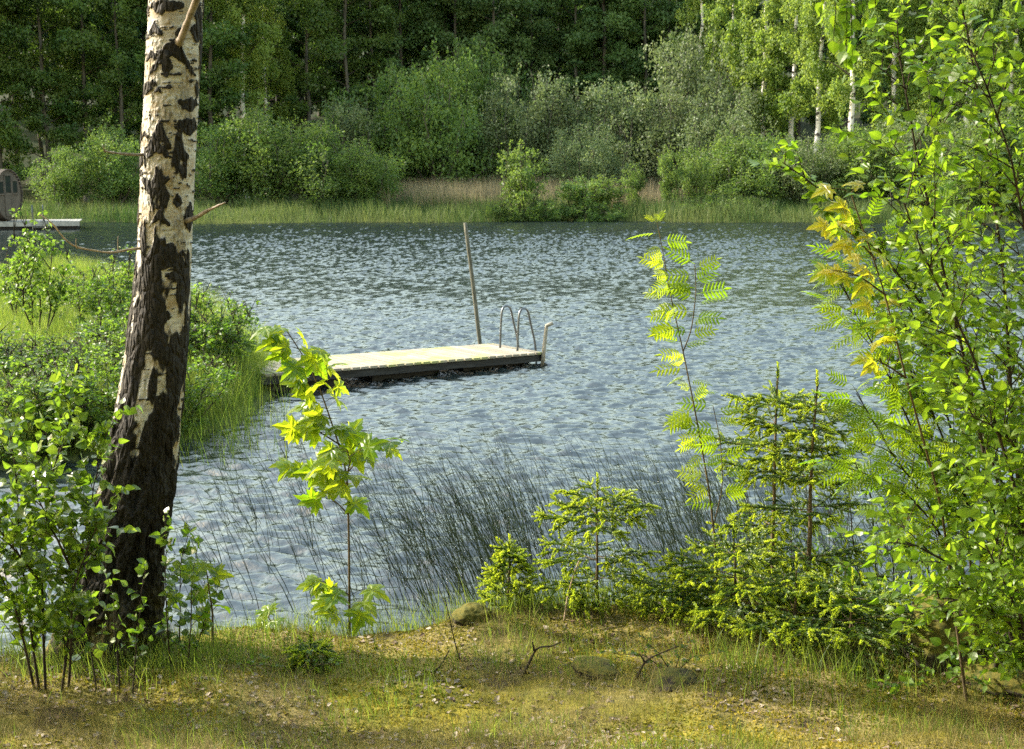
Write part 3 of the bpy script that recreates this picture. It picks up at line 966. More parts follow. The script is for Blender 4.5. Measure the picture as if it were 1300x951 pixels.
        g.tubes(P, r.uniform(.0032, .0056, n)[:, None] * (1 - .75 * t), 4, np.clip(r.normal(.35, .25, n), 0, 1))
    rush(270, 470, 740, 650, 790, .6, 1.0, lambda u, v: math.exp(-((u - 615) / 75) ** 2))
    rush(460, 430, 980, 650, 790, .5, .95, lambda u, v: sstep(430, 640, u))
    rush(420, 840, 1180, 640, 800, .5, .95, lambda u, v: .8)
    rush(90, 300, 560, 640, 790, .5, 1.0, lambda u, v: .7)
    rush(60, 0, 330, 690, 830, .4, .9, lambda u, v: .7)
    rush(60, 470, 700, 570, 660, .35, .6, lambda u, v: .6)
    rush(110, 640, 960, 600, 680, .4, .75, lambda u, v: .8)
    rush(90, 270, 420, 560, 700, .35, .75, lambda u, v: .7)
    tag(g.build('rushes', M['rush']), 'dark wind-bent rushes standing in the water below the bank', 'rushes', kind='stuff')
    # far shore fringe
    g = Geo()
    B = scatter(r, 90000, -40, 34, 63, 77, lambda x, y, z: (y - far_shore(x) > -.7) & (y - far_shore(x) < 5.5))
    B[:, 2] = np.maximum(B[:, 2], -.15)
    blades(g, r, B, r.uniform(.35, .95, len(B)) * (.1 + 1.8 * fbm(B[:, 0] * .45, B[:, 1] * .5, 2.0, 4)), r.uniform(.018, .035, len(B)), np.array([-.1, 0]), .25, np.clip(r.normal(.42, .22, len(B)) + 2.2 * (fbm(B[:, 0] * .16, B[:, 1] * .5, 6.0, 3) - .5), 0, 1), 4)
    tag(g.build('shore_grass', M['leaf_shoregrass']), 'green grass fringe along the far shore', 'grass', kind='stuff')
    g = Geo()
    def reedkeep(x, y, z):
        u = W0 / 2 + x / y * FPX
        f = y - far_shore(x)
        return (f > 3.6) & (f < 11) & (u > 488) & (u < 905) & (fbm(x * .35, y * .35, 3.0, 3) > np.where(u < 640, .25, .44))
    B = scatter(r, 30000, -9, 13, 70, 83, reedkeep)
    blades(g, r, B, r.uniform(.8, 1.75, len(B)), r.uniform(.018, .034, len(B)), np.array([-.08, 0]), .12, np.clip(r.normal(.5, .25, len(B)), 0, 1), 4)
    tag(g.build('dry_reeds', M['leaf_reed_dry']), 'tan dry reed bed behind the far shore grass', 'reeds', kind='stuff')

# ------------------------------------------------------------------ leafy shrubs, near
def smooth_line(pts, k=24):
    pts = np.asarray(pts, float)
    s = np.concatenate([[0], np.cumsum(np.linalg.norm(np.diff(pts, axis=0), axis=1))])
    t = np.linspace(0, s[-1], k)
    out = np.stack([np.interp(t, s, pts[:, i]) for i in range(3)], -1)
    for _ in range(2):
        out[1:-1] = .25 * out[:-2] + .5 * out[1:-1] + .25 * out[2:]
    return out

def sample(P, t):
    x = np.clip(t, 0, 1) * (len(P) - 1)
    i = np.minimum(x.astype(int), len(P) - 2)
    f = (x - i)[:, None]
    return P[i] * (1 - f) + P[i + 1] * f, unit(P[i + 1] - P[i])

def twigs_from(r, P, n, t0, t1, L, out_bias, up=.35, k=6, thin=.0035, sag=.12):
    """n side twigs along the polyline P; returns (n,k,3), radii"""
    t = t0 + (t1 - t0) * (np.arange(n) + r.random(n)) / max(n, 1)
    b, tan = sample(P, t)
    d = unit(unit(r.normal(size=(n, 3))) * np.array([1, .8, .6]) + tan * .7 + np.array([0, 0, up]) + out_bias)
    LL = L * r.uniform(.55, 1.2, n) * (1.15 - .5 * t)
    tt = np.linspace(0, 1, k)
    Q = b[:, None] + d[:, None] * (LL[:, None] * tt)[..., None]
    Q = Q + r.normal(0, .05, (n, 1, 3)) * (LL[:, None] * tt ** 2)[..., None]
    Q[..., 2] -= sag * LL[:, None] * tt ** 2
    return Q, thin * (1 - .7 * tt)[None].repeat(n, 0)

def leaves_on(r, g, Q, per, size, tmpl, wind=(-.35, 0, 0), t0=.12, tint=.5, tv=.25, up=1.0, side_w=.9, svar=.3, droop=.15, jn=.55):
    n, k, _ = Q.shape
    T, D, N_ = [], [], []
    for j in range(per):
        t = t0 + (1 - t0) * (j + r.random(n) * .7) / per
        if j == per - 1:
            t = np.full(n, 1.0)
        x = np.clip(t, 0, .9999) * (k - 1)
        i = x.astype(int); f = (x - i)[:, None]
        a = np.arange(n)
        p = Q[a, i] * (1 - f) + Q[a, i + 1] * f
        tan = unit(Q[a, i + 1] - Q[a, i])
        side = unit(np.cross(tan, np.array([0, 0, 1.0]) + r.normal(0, .3, (n, 3)))) * (1 if j % 2 else -1)
        w = side_w if j < per - 1 else .15
        d = unit(tan * .55 + side * w + np.asarray(wind) + r.normal(0, .28, (n, 3)) - np.array([0, 0, droop]))
        T.append(p); D.append(d)
        N_.append(unit(np.array([.22, -.42, .85 * up]) + r.normal(0, jn, (n, 3))))
    T, D, N_ = np.concatenate(T), np.concatenate(D), np.concatenate(N_)
    tw = np.tile(r.normal(0, tv * .6, n), per)
    ti = np.clip(tint + tw + r.normal(0, tv, len(T)), 0, 1)
    F, SZ = frame(D, N_), size * r.uniform(1 - svar, 1 + svar, len(T))
    kinds = tmpl if isinstance(tmpl, list) else [tmpl]
    which = r.integers(0, len(kinds), len(T))
    for q, tm in enumerate(kinds):
        m = which == q
        g.inst(tm[0], tm[1], F[m], T[m], ti[m], SZ[m], vein=(np.where(np.abs(tm[0][:, 0]) < 1e-6, .25, -.14) if len(tm[0]) < 30 else None))

def shrub(name, label, cat, base, stems, leafm, woodm, seed, ntw, L, sub, subL, per, size, tmpl, r0=.012, t0=.25, bias=(-.15, 0, 0), wind=(-.35, 0, 0), tint=.5, tv=.25, group=None, up=.35, **kw):
    r = np.random.default_rng(seed)
    root = empty(name, base)
    base = np.asarray(base, float)
    w, g = Geo(), Geo()
    for si, st in enumerate(stems):
        P = smooth_line(st) - base
        P = P + np.cumsum(r.normal(0, .004, P.shape), 0) * np.linspace(0, 1, len(P))[:, None]
        w.tubes(P, np.linspace(r0, r0 * .22, len(P)), 7)
        length = np.linalg.norm(np.diff(P, axis=0), axis=1).sum()
        n = max(2, int(ntw * length))
        Q, R_ = twigs_from(r, P, n, t0, 1.0, L, np.asarray(bias), up)
        w.tubes(Q, R_ * (r0 / .012) ** .5, 5)
        allq = [Q]
        if sub:
            for q in Q:
                Q2, R2 = twigs_from(r, q, sub, .2, 1.0, subL, np.asarray(bias) * .7, up * .6, thin=.002)
                w.tubes(Q2, R2, 4)
                allq.append(Q2)
        for q in allq:
            leaves_on(r, g, q, per, size, tmpl, wind, tint=tint, tv=tv, **kw)
    w.build('stems', woodm, root, smooth=True)
    g.build('foliage', leafm, root)
    tag(root, label, cat, group)
    return root

def px(*a):
    return np.array([at(u, v, y) for u, v, y in a])

def grounded(line):
    """start the stem on (just inside) the ground below its first point"""
    line = np.array(line, float)
    line[0, 2] = gz1(line[0, 0], line[0, 1]) - .03
    return line

def build_near_shrubs():
    # big goat-willow / alder shrub filling the right side
    b = np.array([2.68, 7.1, gz1(2.68, 7.1)])
    S = [px((1290, 850, 6.4), (1262, 640, 6.35), (1218, 430, 6.25), (1188, 300, 6.15), (1150, 150, 6.05), (1140, 60, 6.0)),
         px((1300, 850, 6.5), (1290, 600, 6.5), (1275, 350, 6.4), (1250, 150, 6.3), (1215, -60, 6.2)),
         px((1310, 850, 6.5), (1330, 500, 6.6), (1325, 200, 6.6), (1300, -80, 6.5)),
         px((1300, 850, 6.3), (1300, 640, 6.1), (1240, 430, 5.9), (1190, 330, 5.8), (1165, 260, 5.7)),
         px((1290, 850, 6.3), (1240, 740, 6.05), (1180, 690, 5.9), (1120, 690, 5.8)),
         px((1320, 850, 6.3), (1340, 620, 6.1), (1310, 350, 5.9), (1280, 180, 5.8), (1230, 60, 5.7)),
         px((1300, 850, 6.5), (1255, 560, 6.6), (1200, 460, 6.6), (1140, 420, 6.6)),
         px((1330, 850, 6.7), (1380, 500, 6.7), (1400, 200, 6.6), (1380, -60, 6.5)),
         px((1310, 850, 6.4), (1320, 700, 6.2), (1290, 560, 6.0), (1230, 530, 5.9)),
         px((1310, 850, 6.4), (1280, 790, 6.2), (1230, 760, 6.1), (1190, 760, 6.1)),
         px((1310, 850, 6.4), (1300, 780, 6.1), (1275, 720, 6.0), (1255, 690, 5.9)),
         px((1310, 850, 6.7), (1250, 700, 7.0), (1200, 560, 7.1), (1160, 470, 7.1))]
    rs = np.random.default_rng(60)
    for s in S:
        s[0] = b + np.array([rs.normal(0, .14), rs.normal(0, .14), -.06])
    shrub('goat_willow', 'tall leafy goat willow filling the right side of the bank', 'shrub', b, S, M['leaf_alder'], M['wood_dark'], 61,
          12.5, .42, 3, .22, 5, .044, MIX, r0=.014, t0=.18, bias=(-.25, -.1, .05), tint=.5, tv=.3, svar=.5, jn=.7)
    # long light branch that reaches out over the water: a slim sapling of its own
    b = at(1330, 840, 6.9); b[2] = gz1(b[0], b[1])
    S = [np.array([b - [0, 0, .03], at(1260, 560, 6.9), at(1180, 400, 6.8), at(1100, 300, 6.7), at(1050, 250, 6.65), at(995, 212, 6.6)])]
    shrub('alder_sapling', 'slim sapling reaching far out left over the water in the upper right', 'sapling', b, S, M['leaf_alder'], M['wood_dark'], 62,
          9, .22, 2, .10, 5, .042, MIXR, r0=.012, t0=.45, bias=(-.2, 0, .1), tint=.55)
    # rowan behind it
    b = at(1250, 830, 7.3); b[2] = gz1(b[0], b[1])
    S = [np.array([b - [0, 0, .03], at(1195, 600, 7.2), at(1135, 430, 7.1), at(1095, 375, 7.0)]),
         np.array([b - [0, 0, .03], at(1215, 560, 7.2), at(1165, 400, 7.0), at(1115, 290, 6.9)]),
         np.array([b - [0, 0, .03], at(1180, 640, 7.0), at(1120, 560, 6.9), at(1085, 500, 6.9)]),
         np.array([b - [0, 0, .03], at(1240, 500, 7.2), at(1210, 320, 7.0), at(1180, 230, 6.9)]),
         np.array([b - [0, 0, .03], at(1190, 620, 7.1), at(1130, 500, 7.0), at(1078, 400, 7.0), at(1060, 360, 7.0)]),
         np.array([b - [0, 0, .03], at(1200, 680, 7.0), at(1150, 620, 6.9), at(1100, 600, 6.9), at(1070, 590, 6.9)])]
    shrub('rowan_shrub', 'rowan with feathery pinnate leaves at the left flank of the goat willow', 'shrub', b, S, M['leaf_rowan'], M['wood_dark'], 63,
          11, .30, 0, 0, 4, .125, PIN, r0=.010, t0=.35, bias=(-.3, -.1, .1), tint=.3, tv=.2)
    # fine-leaved willow filling behind the spruces
    b = at(1120, 800, 8.0); b[2] = gz1(b[0], b[1])
    S = [grounded(px((1100 + 18 * i, 800, 8.1), (1085 + 24 * i, 690, 8.2), (1070 + 28 * i + 8 * (i % 2), 560 + 14 * (i % 3), 8.2))) for i in range(6)]
    shrub('osier_shrub', 'thin willow stems with narrow leaves behind the mossy boulder', 'shrub', b, S, M['leaf_mid'], M['wood_dark'], 64,
          13, .22, 0, 0, 7, .045, LANC, r0=.006, t0=.15, bias=(-.1, 0, .3), tint=.4)
    b = at(1015, 760, 8.5); b[2] = gz1(b[0], b[1])
    S = [grounded(px((960 + 22 * i, 770, 8.45), (955 + 24 * i, 690, 8.5), (950 + 26 * i, 600 + 12 * (i % 3), 8.5))) for i in range(6)]
    shrub('osier_shrub', 'low fine-leaved willow scrub behind the pair of spruces', 'shrub', b, S, M['leaf_mid'], M['wood_dark'], 65,
          12, .18, 0, 0, 7, .04, LANC, r0=.005, t0=.1, bias=(-.1, 0, .3), tint=.25)
    # glossy shrub left of the birch
    b = at(60, 825, 7.0); b[2] = gz1(b[0], b[1])
    S = [np.array([b - [.02, 0, .03], at(52, 740, 6.9), at(62, 610, 6.75), at(95, 490, 6.65)]),
         np.array([b - [.05, 0, .03], at(30, 740, 6.85), at(18, 640, 6.7), at(8, 545, 6.6)]),
         np.array([b + [.06, 0, -.03], at(95, 730, 6.8), at(112, 620, 6.65), at(125, 545, 6.6)]),
         np.array([b - [.07, 0, .03], at(15, 760, 6.8), at(-40, 660, 6.7), at(-70, 600, 6.6)]),
         np.array([b + [.08, .05, -.03], at(98, 745, 6.7), at(126, 675, 6.6), at(150, 640, 6.55)]),
         np.array([at(52, 740, 6.9), at(20, 700, 6.7), at(-10, 665, 6.55), at(-35, 640, 6.5)]),
         np.array([at(95, 730, 6.8), at(70, 680, 6.6), at(50, 640, 6.5), at(40, 600, 6.45)])]
    shrub('birch_shrub', 'leafy shrub with shining leaves left of the big birch trunk', 'shrub', b, S, M['leaf_left'], M['wood_dark'], 66,
          15, .28, 2, .15, 5, .047, MIXR, r0=.008, t0=.14, bias=(-.05, -.15, .15), wind=(-.2, -.1, 0), tint=.5, up=.5, jn=.7)
    # bramble-like sprouts round the birch foot
    b = at(225, 800, 7.35); b[2] = gz1(b[0], b[1])
    S = [grounded(px((225, 800, 7.35), (228, 720, 7.35), (240, 660, 7.35))),
         grounded(px((235, 800, 7.3), (250, 740, 7.25), (262, 690, 7.2))),
         grounded(px((215, 800, 7.3), (208, 740, 7.2), (200, 650, 7.15))),
         grounded(px((240, 805, 7.4), (268, 760, 7.4), (285, 725, 7.4)))]
    shrub('leafy_sprouts', 'green leafy sprouts growing at the right foot of the big birch', 'plant', b, S, M['leaf_left'], M['wood_dark'], 67,
          16, .14, 0, 0, 4, .046, MIXR, r0=.005, t0=.12, bias=(0, -.1, .2), tint=.35)
    b = at(150, 820, 7.05); b[2] = gz1(b[0], b[1])
    S = [grounded(px((150, 820, 7.05), (140, 760, 7.0), (125, 700, 6.95))),
         grounded(px((165, 822, 7.0), (175, 770, 6.95), (185, 720, 6.95))),
         grounded(px((120, 815, 7.0), (110, 760, 6.95), (100, 720, 6.9)))]
    shrub('leafy_sprouts', 'thin leafy sprouts in front of the mossy birch foot', 'plant', b, S, M['leaf_left'], M['wood_dark'], 68,
          11, .13, 0, 0, 4, .044, MIXR, r0=.005, t0=.2, bias=(0, -.1, .2), tint=.3)
    # small broadleaf plants low on the right
    for i, (u, v, lab, lf, sz) in enumerate(((1270, 850, 'bright leafy plant beside the mossy boulder at lower right', 'leaf_alder', .07),
                                             (1105, 740, 'low broad-leaved sprout between spruces and boulder', 'leaf_alder', .062),
                                             (380, 858, 'small green heath plant in the dry grass right of the birch', 'leaf_mid', .022),
                                             (855, 855, 'thin heather sprig beside the brown stone', 'leaf_mid', .02),
                                             (1195, 875, 'little green plant in the grass below the boulder', 'leaf_alder', .04),
                                             (1300, 862, 'leafy plant at the lower right picture edge', 'leaf_alder', .06),
                                             (1240, 845, 'leafy plant right behind the mossy boulder', 'leaf_alder', .055))):
        p = hit(u, v) if v > 800 else np.array([*at(u, v, 7.6)[:2], 0])
        p[2] = gz1(p[0], p[1])
        hgt = (.36, .45, .12, .22, .1, .34, .3)[i]
        S = [np.array([p - [0, 0, .02], p + [a, -.02, hgt * .5], p + [a * 2.2, -.05, hgt * e]]) for a, e in ((-.08, 1), (.03, .9), (.1, .7), (-.16, .6))]
        shrub('broadleaf_plant', lab, 'plant', p, S, M[lf], M['wood_stem'], 80 + i, 20, .10 if sz > .03 else .05, 0, 0, 4, sz, OVA, r0=.004, t0=.2, bias=(-.1, -.1, .2), tint=.55)

def build_maples():
    def maple(name, label, seed, base, stem, nodes, leafm, sizes, branches=(), tint=.5, wind=(-.55, -.1, 0), group=None):
        r = np.random.default_rng(seed)
        base = np.asarray(base, float)
        root = empty(name, base)
        w, g = Geo(), Geo()
        lines = [smooth_line(stem, 30)] + [smooth_line(b, 14) for b in branches]
        for li, P in enumerate(lines):
            w.tubes(P - base, np.linspace(.0085 if li == 0 else .005, .003, len(P)), 7)
        T, D, N_, S, ti = [], [], [], [], []
        for (li, t, az, L, s) in nodes:
            p, tan = sample(lines[li], np.array([t]))
            p, tan = p[0], tan[0]
            a = math.radians(az)
            d = unit(np.array([math.cos(a), math.sin(a), .45]) + tan * .25 + np.array(wind) * .35)
            tt = np.linspace(0, 1, 5)
            Q = p + d * (L * tt)[:, None] - np.array([0, 0, .25 * L]) * (tt ** 2)[:, None]
            w.tubes(Q - base, np.full(5, .0016), 4)
            ld = unit(d * np.array([1, 1, .2]) + np.array(wind) * .95 + r.normal(0, .28, 3) - np.array([0, 0, .22]))
            T.append(Q[-1] - base); D.append(ld); N_.append(unit(np.array([.2, -.5, .85]) + r.normal(0, .45, 3))); S.append(s); ti.append(np.clip(tint + r.normal(0, .25), 0, 1))
        g.inst(MAP[0], MAP[1], frame(np.array(D), np.array(N_)), np.array(T), np.array(ti), np.array(S), vein=MAPV)
        w.build('stem', M['wood_stem'], root, smooth=True)
        g.build('foliage', leafm, root)
        return tag(root, label, 'sapling', group)
    r = np.random.default_rng(71)
    y = 8.0
    b = at(443, 775, y); b[2] = gz1(b[0], b[1]) - .02
    stem = [b, at(443, 690, y), at(441, 600, y), at(424, 545, y), at(402, 482, y), at(378, 440, y), at(364, 420, y)]
    br = [np.array([at(441, 600, y), at(460, 578, y), at(492, 562, y)]), np.array([at(443, 655, y), at(430, 640, y), at(412, 628, y)]), np.array([at(443, 755, y), at(425, 745, y), at(410, 738, y)])]
    br += [np.array([at(442, 615, y), at(415, 598, y + .1), at(382, 590, y + .15)]), np.array([at(441, 600, y), at(445, 585, y - .2), at(440, 570, y - .3)]), np.array([at(432, 565, y), at(405, 548, y), at(385, 545, y)])]
    nd = []
    for t in np.linspace(.50, 1.0, 24):
        for _ in range(2):
            nd.append((0, t, r.choice([180, 205, 160, 230, 0, 340, 350, 15, 270]) + r.normal(0, 25), r.uniform(.07, .15) * (1.1 - .3 * t), r.uniform(.10, .165)))
    for k in (0, 1, 2, 3, 4, 5):
        for t in (.35, .55, .75, .9, 1.0, 1.0):
            nd.append((k + 1, t, r.choice([180, 215, 0, 320, 260]) + r.normal(0, 25), r.uniform(.06, .11), r.uniform(.09, .15)))
    for t in (.10, .13, .16):
        for a in (185, 350, 230):
            nd.append((0, t, a + r.normal(0, 25), r.uniform(.09, .15), r.uniform(.12, .17)))
    maple('maple_sapling', 'young maple sapling with glowing yellow green leaves in front of the dock', 72, b, stem, nd, M['leaf_maple'], None, br, .5)
    # small maple sprouts
    for i, (u, v, yy, hgt, lab, n) in enumerate(((345, 790, 8.0, .10, 'tiny maple seedling left of the maple sapling', 5),
                                                (268, 790, 7.5, .55, 'small maple sprout with yellow leaf right of the birch foot', 9))):
        p = at(u, v, yy); p[2] = gz1(p[0], p[1]) - .02
        st = [p, p + np.array([.01, 0, hgt * .5]), p + np.array([-.02, 0, hgt])]
        nn = [(0, t, a, .06, .11) for t, a in zip(np.linspace(.45, 1, n), r.uniform(0, 360, n))]
        maple('maple_sapling', lab, 75 + i, p, st, nn, M['leaf_maple'], None, (), .5)
    # golden maple in front of the rowan on the right
    b = at(1230, 850, 6.75); b[2] = gz1(b[0], b[1]) - .02
    stem = [b, at(1195, 640, 6.6), at(1150, 480, 6.5), at(1120, 360, 6.4), at(1095, 290, 6.35), at(1080, 245, 6.3)]
    br = [np.array([at(1150, 480, 6.5), at(1128, 465, 6.45), at(1115, 458, 6.4)]), np.array([at(1125, 375, 6.4), at(1090, 350, 6.35), at(1070, 345, 6.3)]), np.array([at(1112, 330, 6.4), at(1085, 300, 6.3), at(1070, 290, 6.3)])]
    nd = [(0, t, r.choice([180, 210, 150, 240, 20, 300]) + r.normal(0, 25), r.uniform(.05, .1), r.uniform(.07, .115)) for t in np.repeat(np.linspace(.72, 1, 10), 2)]
    nd += [(k, t, r.choice([180, 200, 240, 160]) + r.normal(0, 25), r.uniform(.04, .09), r.uniform(.07, .11)) for k in (2, 3) for t in (.4, .6, .8, .9, 1.0, 1.0)]
    nd += [(1, t, a, .06, .085) for t, a in ((.7, 180), (1.0, 200), (1.0, 250))]
    maple('maple_sapling', 'maple with golden and reddish young leaves before the right shrubs', 77, b, stem, nd, M['leaf_maple_gold'], None, br, .62)

def build_rowan():
    r = np.random.default_rng(81)
    y = 8.15
    b = at(912, 745, y); b[2] = gz1(b[0], b[1]) - .02
    root = empty('rowan_sapling', b)
    w, g = Geo(), Geo()
    L = [smooth_line([b, at(908, 690, y), at(900, 620, y), at(884, 530, y), at(866, 440, y), at(850, 370, y), at(840, 310, y), at(834, 282, y)], 40),
         smooth_line([at(867, 447, y), at(878, 420, y), at(884, 370, y), at(882, 335, y)], 14),
         smooth_line([at(905, 670, y), at(918, 620, y), at(915, 560, y), at(905, 515, y)], 14)]
    for i, P in enumerate(L):
        w.tubes(P - b, np.linspace(.0075 if i == 0 else .004, .0022, len(P)), 7)
    T, D, N_, S, ti = [], [], [], [], []
    def leaf(li, t, az, el, s, tt):
        p, tan = sample(L[li], np.array([t]))
        a = math.radians(az)
        T.append(p[0] - b); D.append(unit(np.array([math.cos(a), math.sin(a) * .6, el]) + r.normal(0, .12, 3)))
        N_.append(unit(np.array([.3, -.75, .6]) + r.normal(0, .4, 3))); S.append(s); ti.append(np.clip(tt + r.normal(0, .15), 0, 1))
    for t in np.linspace(.30, .97, 40):
        az = r.choice([180, 195, 165, 220, 240, 10, 340]) + r.normal(0, 20)
        leaf(0, t, az, r.uniform(-.5, .5), r.uniform(.10, .175), .7 if math.cos(math.radians(az)) < 0 else .3)  # leaves pointing left get a yellower tint, sunlight put into their colour
    for t in np.linspace(.2, 1, 13):
        leaf(1, t, r.choice([0, 20, 340, 200, 300]) + r.normal(0, 15), r.uniform(-.1, .4), r.uniform(.13, .2), .35)
    for t in np.linspace(.2, 1, 14):
        leaf(2, t, r.choice([0, 20, 340, 190, 280]) + r.normal(0, 15), r.uniform(-.1, .4), r.uniform(.12, .18), .35)
    for a in (180, 60, 300):
        leaf(0, 1.0, a, .9, .07, .9)
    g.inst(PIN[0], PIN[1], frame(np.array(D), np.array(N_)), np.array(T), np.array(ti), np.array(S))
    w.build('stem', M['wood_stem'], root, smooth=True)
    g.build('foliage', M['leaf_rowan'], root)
    tag(root, 'slender tall rowan sapling with pinnate leaves above the rushes', 'sapling')

SH_OLD = t_shoot(46, .25, .06, .5, 1); SH_NEW = t_shoot(40, .21, .085, .65, 2)
def spruce(label, base, H, whorls, seed, r0=.011, newp=.5, lean=(0, 0), name='young_spruce', upturn=.18, group=None, brn=5):
    """whorls: list of (height fraction, branch length)"""
    r = np.random.default_rng(seed)
    base = np.array(base, float); base[2] = gz1(base[0], base[1]) - .02
    root = empty(name, base)
    w, go = Geo(), Geo()
    t = np.linspace(0, 1, 12)
    P = np.stack([lean[0] * t ** 1.4 + np.cumsum(r.normal(0, .004, 12)), lean[1] * t, H * t], -1)
    w.tubes(P, r0 * (1 - .72 * t), 8)
    T, D, N_, S, K = [], [], [], [], []
    def shoots(line, new, step=.055, sz=.075):
        n = max(1, int(np.linalg.norm(np.diff(line, axis=0), axis=1).sum() / step))
        p, tan = sample(line, (np.arange(n) + .2) / n)
        for i in range(n):
            T.append(p[i]); D.append(tan[i] + r.normal(0, .08, 3)); N_.append(np.array([0, 0, 1.0])); S.append(sz * r.uniform(.85, 1.2)); K.append(False)
        if new:
            for q in range(r.integers(2, 5)):
                T.append(line[-1]); D.append(tan[-1] + r.normal(0, .45, 3) + np.array([0, 0, -.35])); N_.append(np.array([0, 0, 1.0])); S.append(r.uniform(.055, .085)); K.append(True)
    def branch(p0, az, L, el):
        tt = np.linspace(0, 1, 9)
        d = np.array([math.cos(az), math.sin(az), 0.0])
        B = p0 + d * (L * tt)[:, None] + np.array([0, 0, 1.0]) * (L * (el * tt + (upturn - .1) * tt ** 2))[:, None] + r.normal(0, .012 * L, (9, 3)) * tt[:, None]
        w.tubes(B, np.linspace(.0035, .0012, 9) * (.6 + L), 5)
        shoots(B[2:], True)
        ns = max(2, int(L / .05))
        for j in range(ns):
            f = .22 + .72 * (j + r.random() * .5) / ns
            p, tan = sample(B, np.array([f])); p, tan = p[0], tan[0]
            s = 1 if j % 2 else -1
            sd = unit(np.cross(tan, [0, 0, 1.0])) * s
            l2 = L * .42 * (1 - f) ** .6 * r.uniform(.7, 1.2) + .03
            q = p + unit(tan * .75 + sd + r.normal(0, .1, 3)) * (l2 * np.linspace(0, 1, 4))[:, None] - np.array([0, 0, .06]) * (np.linspace(0, 1, 4) ** 2 * l2 * 2)[:, None]
            shoots(q, r.random() < newp + .3)
            if r.random() < newp:
                T.append(p); D.append(unit(tan + sd * .6 + np.array([0, 0, -.3]))); N_.append(np.array([0, 0, 1.0])); S.append(r.uniform(.05, .08)); K.append(True)
    for hf, L in whorls:
        p0 = np.array([np.interp(hf, t, P[:, i]) for i in range(3)])
        a0 = r.random() * 6.28
        for j in range(brn):
            branch(p0 + np.array([0, 0, r.normal(0, .012)]), a0 + j * 2 * math.pi / brn + r.normal(0, .2), L * r.uniform(.7, 1.2), r.uniform(-.03, .06) + .2 * hf ** 3)
    top = np.array([P[-3], P[-1] + np.array([0, 0, .03])])
    shoots(top, False, .04, .06)
    T.append(P[-1]); D.append(np.array([0, 0, 1.0])); N_.append(np.array([0, -1.0, 0])); S.append(.09); K.append(True)
    shoots(P, False, .09, .05)
    K = np.array(K); T, D, N_, S = np.array(T), unit(np.array(D)), np.array(N_), np.array(S)
    Rm = frame(D, N_)
    nn = np.clip(r.normal(.5, .28, len(K)), 0, 1)
    go.inst(SH_OLD[0], SH_OLD[1], Rm[~K], T[~K], nn[~K], S[~K], 0)
    go.inst(SH_NEW[0], SH_NEW[1], Rm[K], T[K], nn[K], S[K], 1)
    w.build('trunk', M['wood_stem'], root, smooth=True)
    go.build('needles', [M['needle'], M['needle_new']], root)
    return tag(root, label, 'spruce', group)

def build_spruces():
    p = at(758, 780, 8.05)
    spruce('small flat-topped spruce with bright new shoots right of the rushes', p, .74, [(.10, .20), (.26, .30), (.44, .30), (.70, .34), (.83, .30), (.91, .18)], 91, newp=.95)
    p = at(983, 790, 8.25)
    spruce('left one of the spruce pair, with pale drooping shoots', p, 1.38, [(.10, .38), (.22, .40), (.36, .28), (.58, .30), (.68, .34), (.79, .32), (.89, .22)], 92, r0=.016, newp=.7)
    p = at(1022, 800, 8.05)
    spruce('right one of the spruce pair, darker with long upper branches', p, 1.36, [(.12, .40), (.25, .36), (.46, .34), (.60, .30), (.70, .36), (.81, .31), (.90, .19)], 93, r0=.017, newp=.35)
    spruce('low spreading spruce bush left below the spruce pair', at(930, 805, 7.75), .52, [(.15, .42), (.38, .46), (.6, .38), (.85, .24)], 94, newp=.95)
    spruce('low dense spruce bush under the middle of the spruce pair', at(1005, 820, 7.5), .44, [(.2, .40), (.45, .42), (.75, .30)], 95, newp=.9)
    spruce('low spruce with dark lower boughs left of the boulder', at(1080, 825, 7.3), .40, [(.2, .38), (.5, .40), (.8, .26)], 96, newp=.7)
    spruce('small bright spruce between the flat-topped spruce and the spruce bush', at(868, 775, 8.0), .30, [(.2, .24), (.5, .24), (.85, .14)], 97, newp=.95)
    spruce('narrow little conifer at the bank edge left of the flat-topped spruce', at(646, 770, 8.15), .40, [(.12, .13), (.3, .15), (.48, .11), (.64, .08), (.8, .05), (.92, .03)], 98, newp=.4, upturn=.6, brn=5)
    h = hit(395, 852)
    spruce('tiny spruce seedling in the moss right of the birch', h, .17, [(.3, .11), (.55, .10), (.8, .06)], 99, r0=.004, newp=.5)

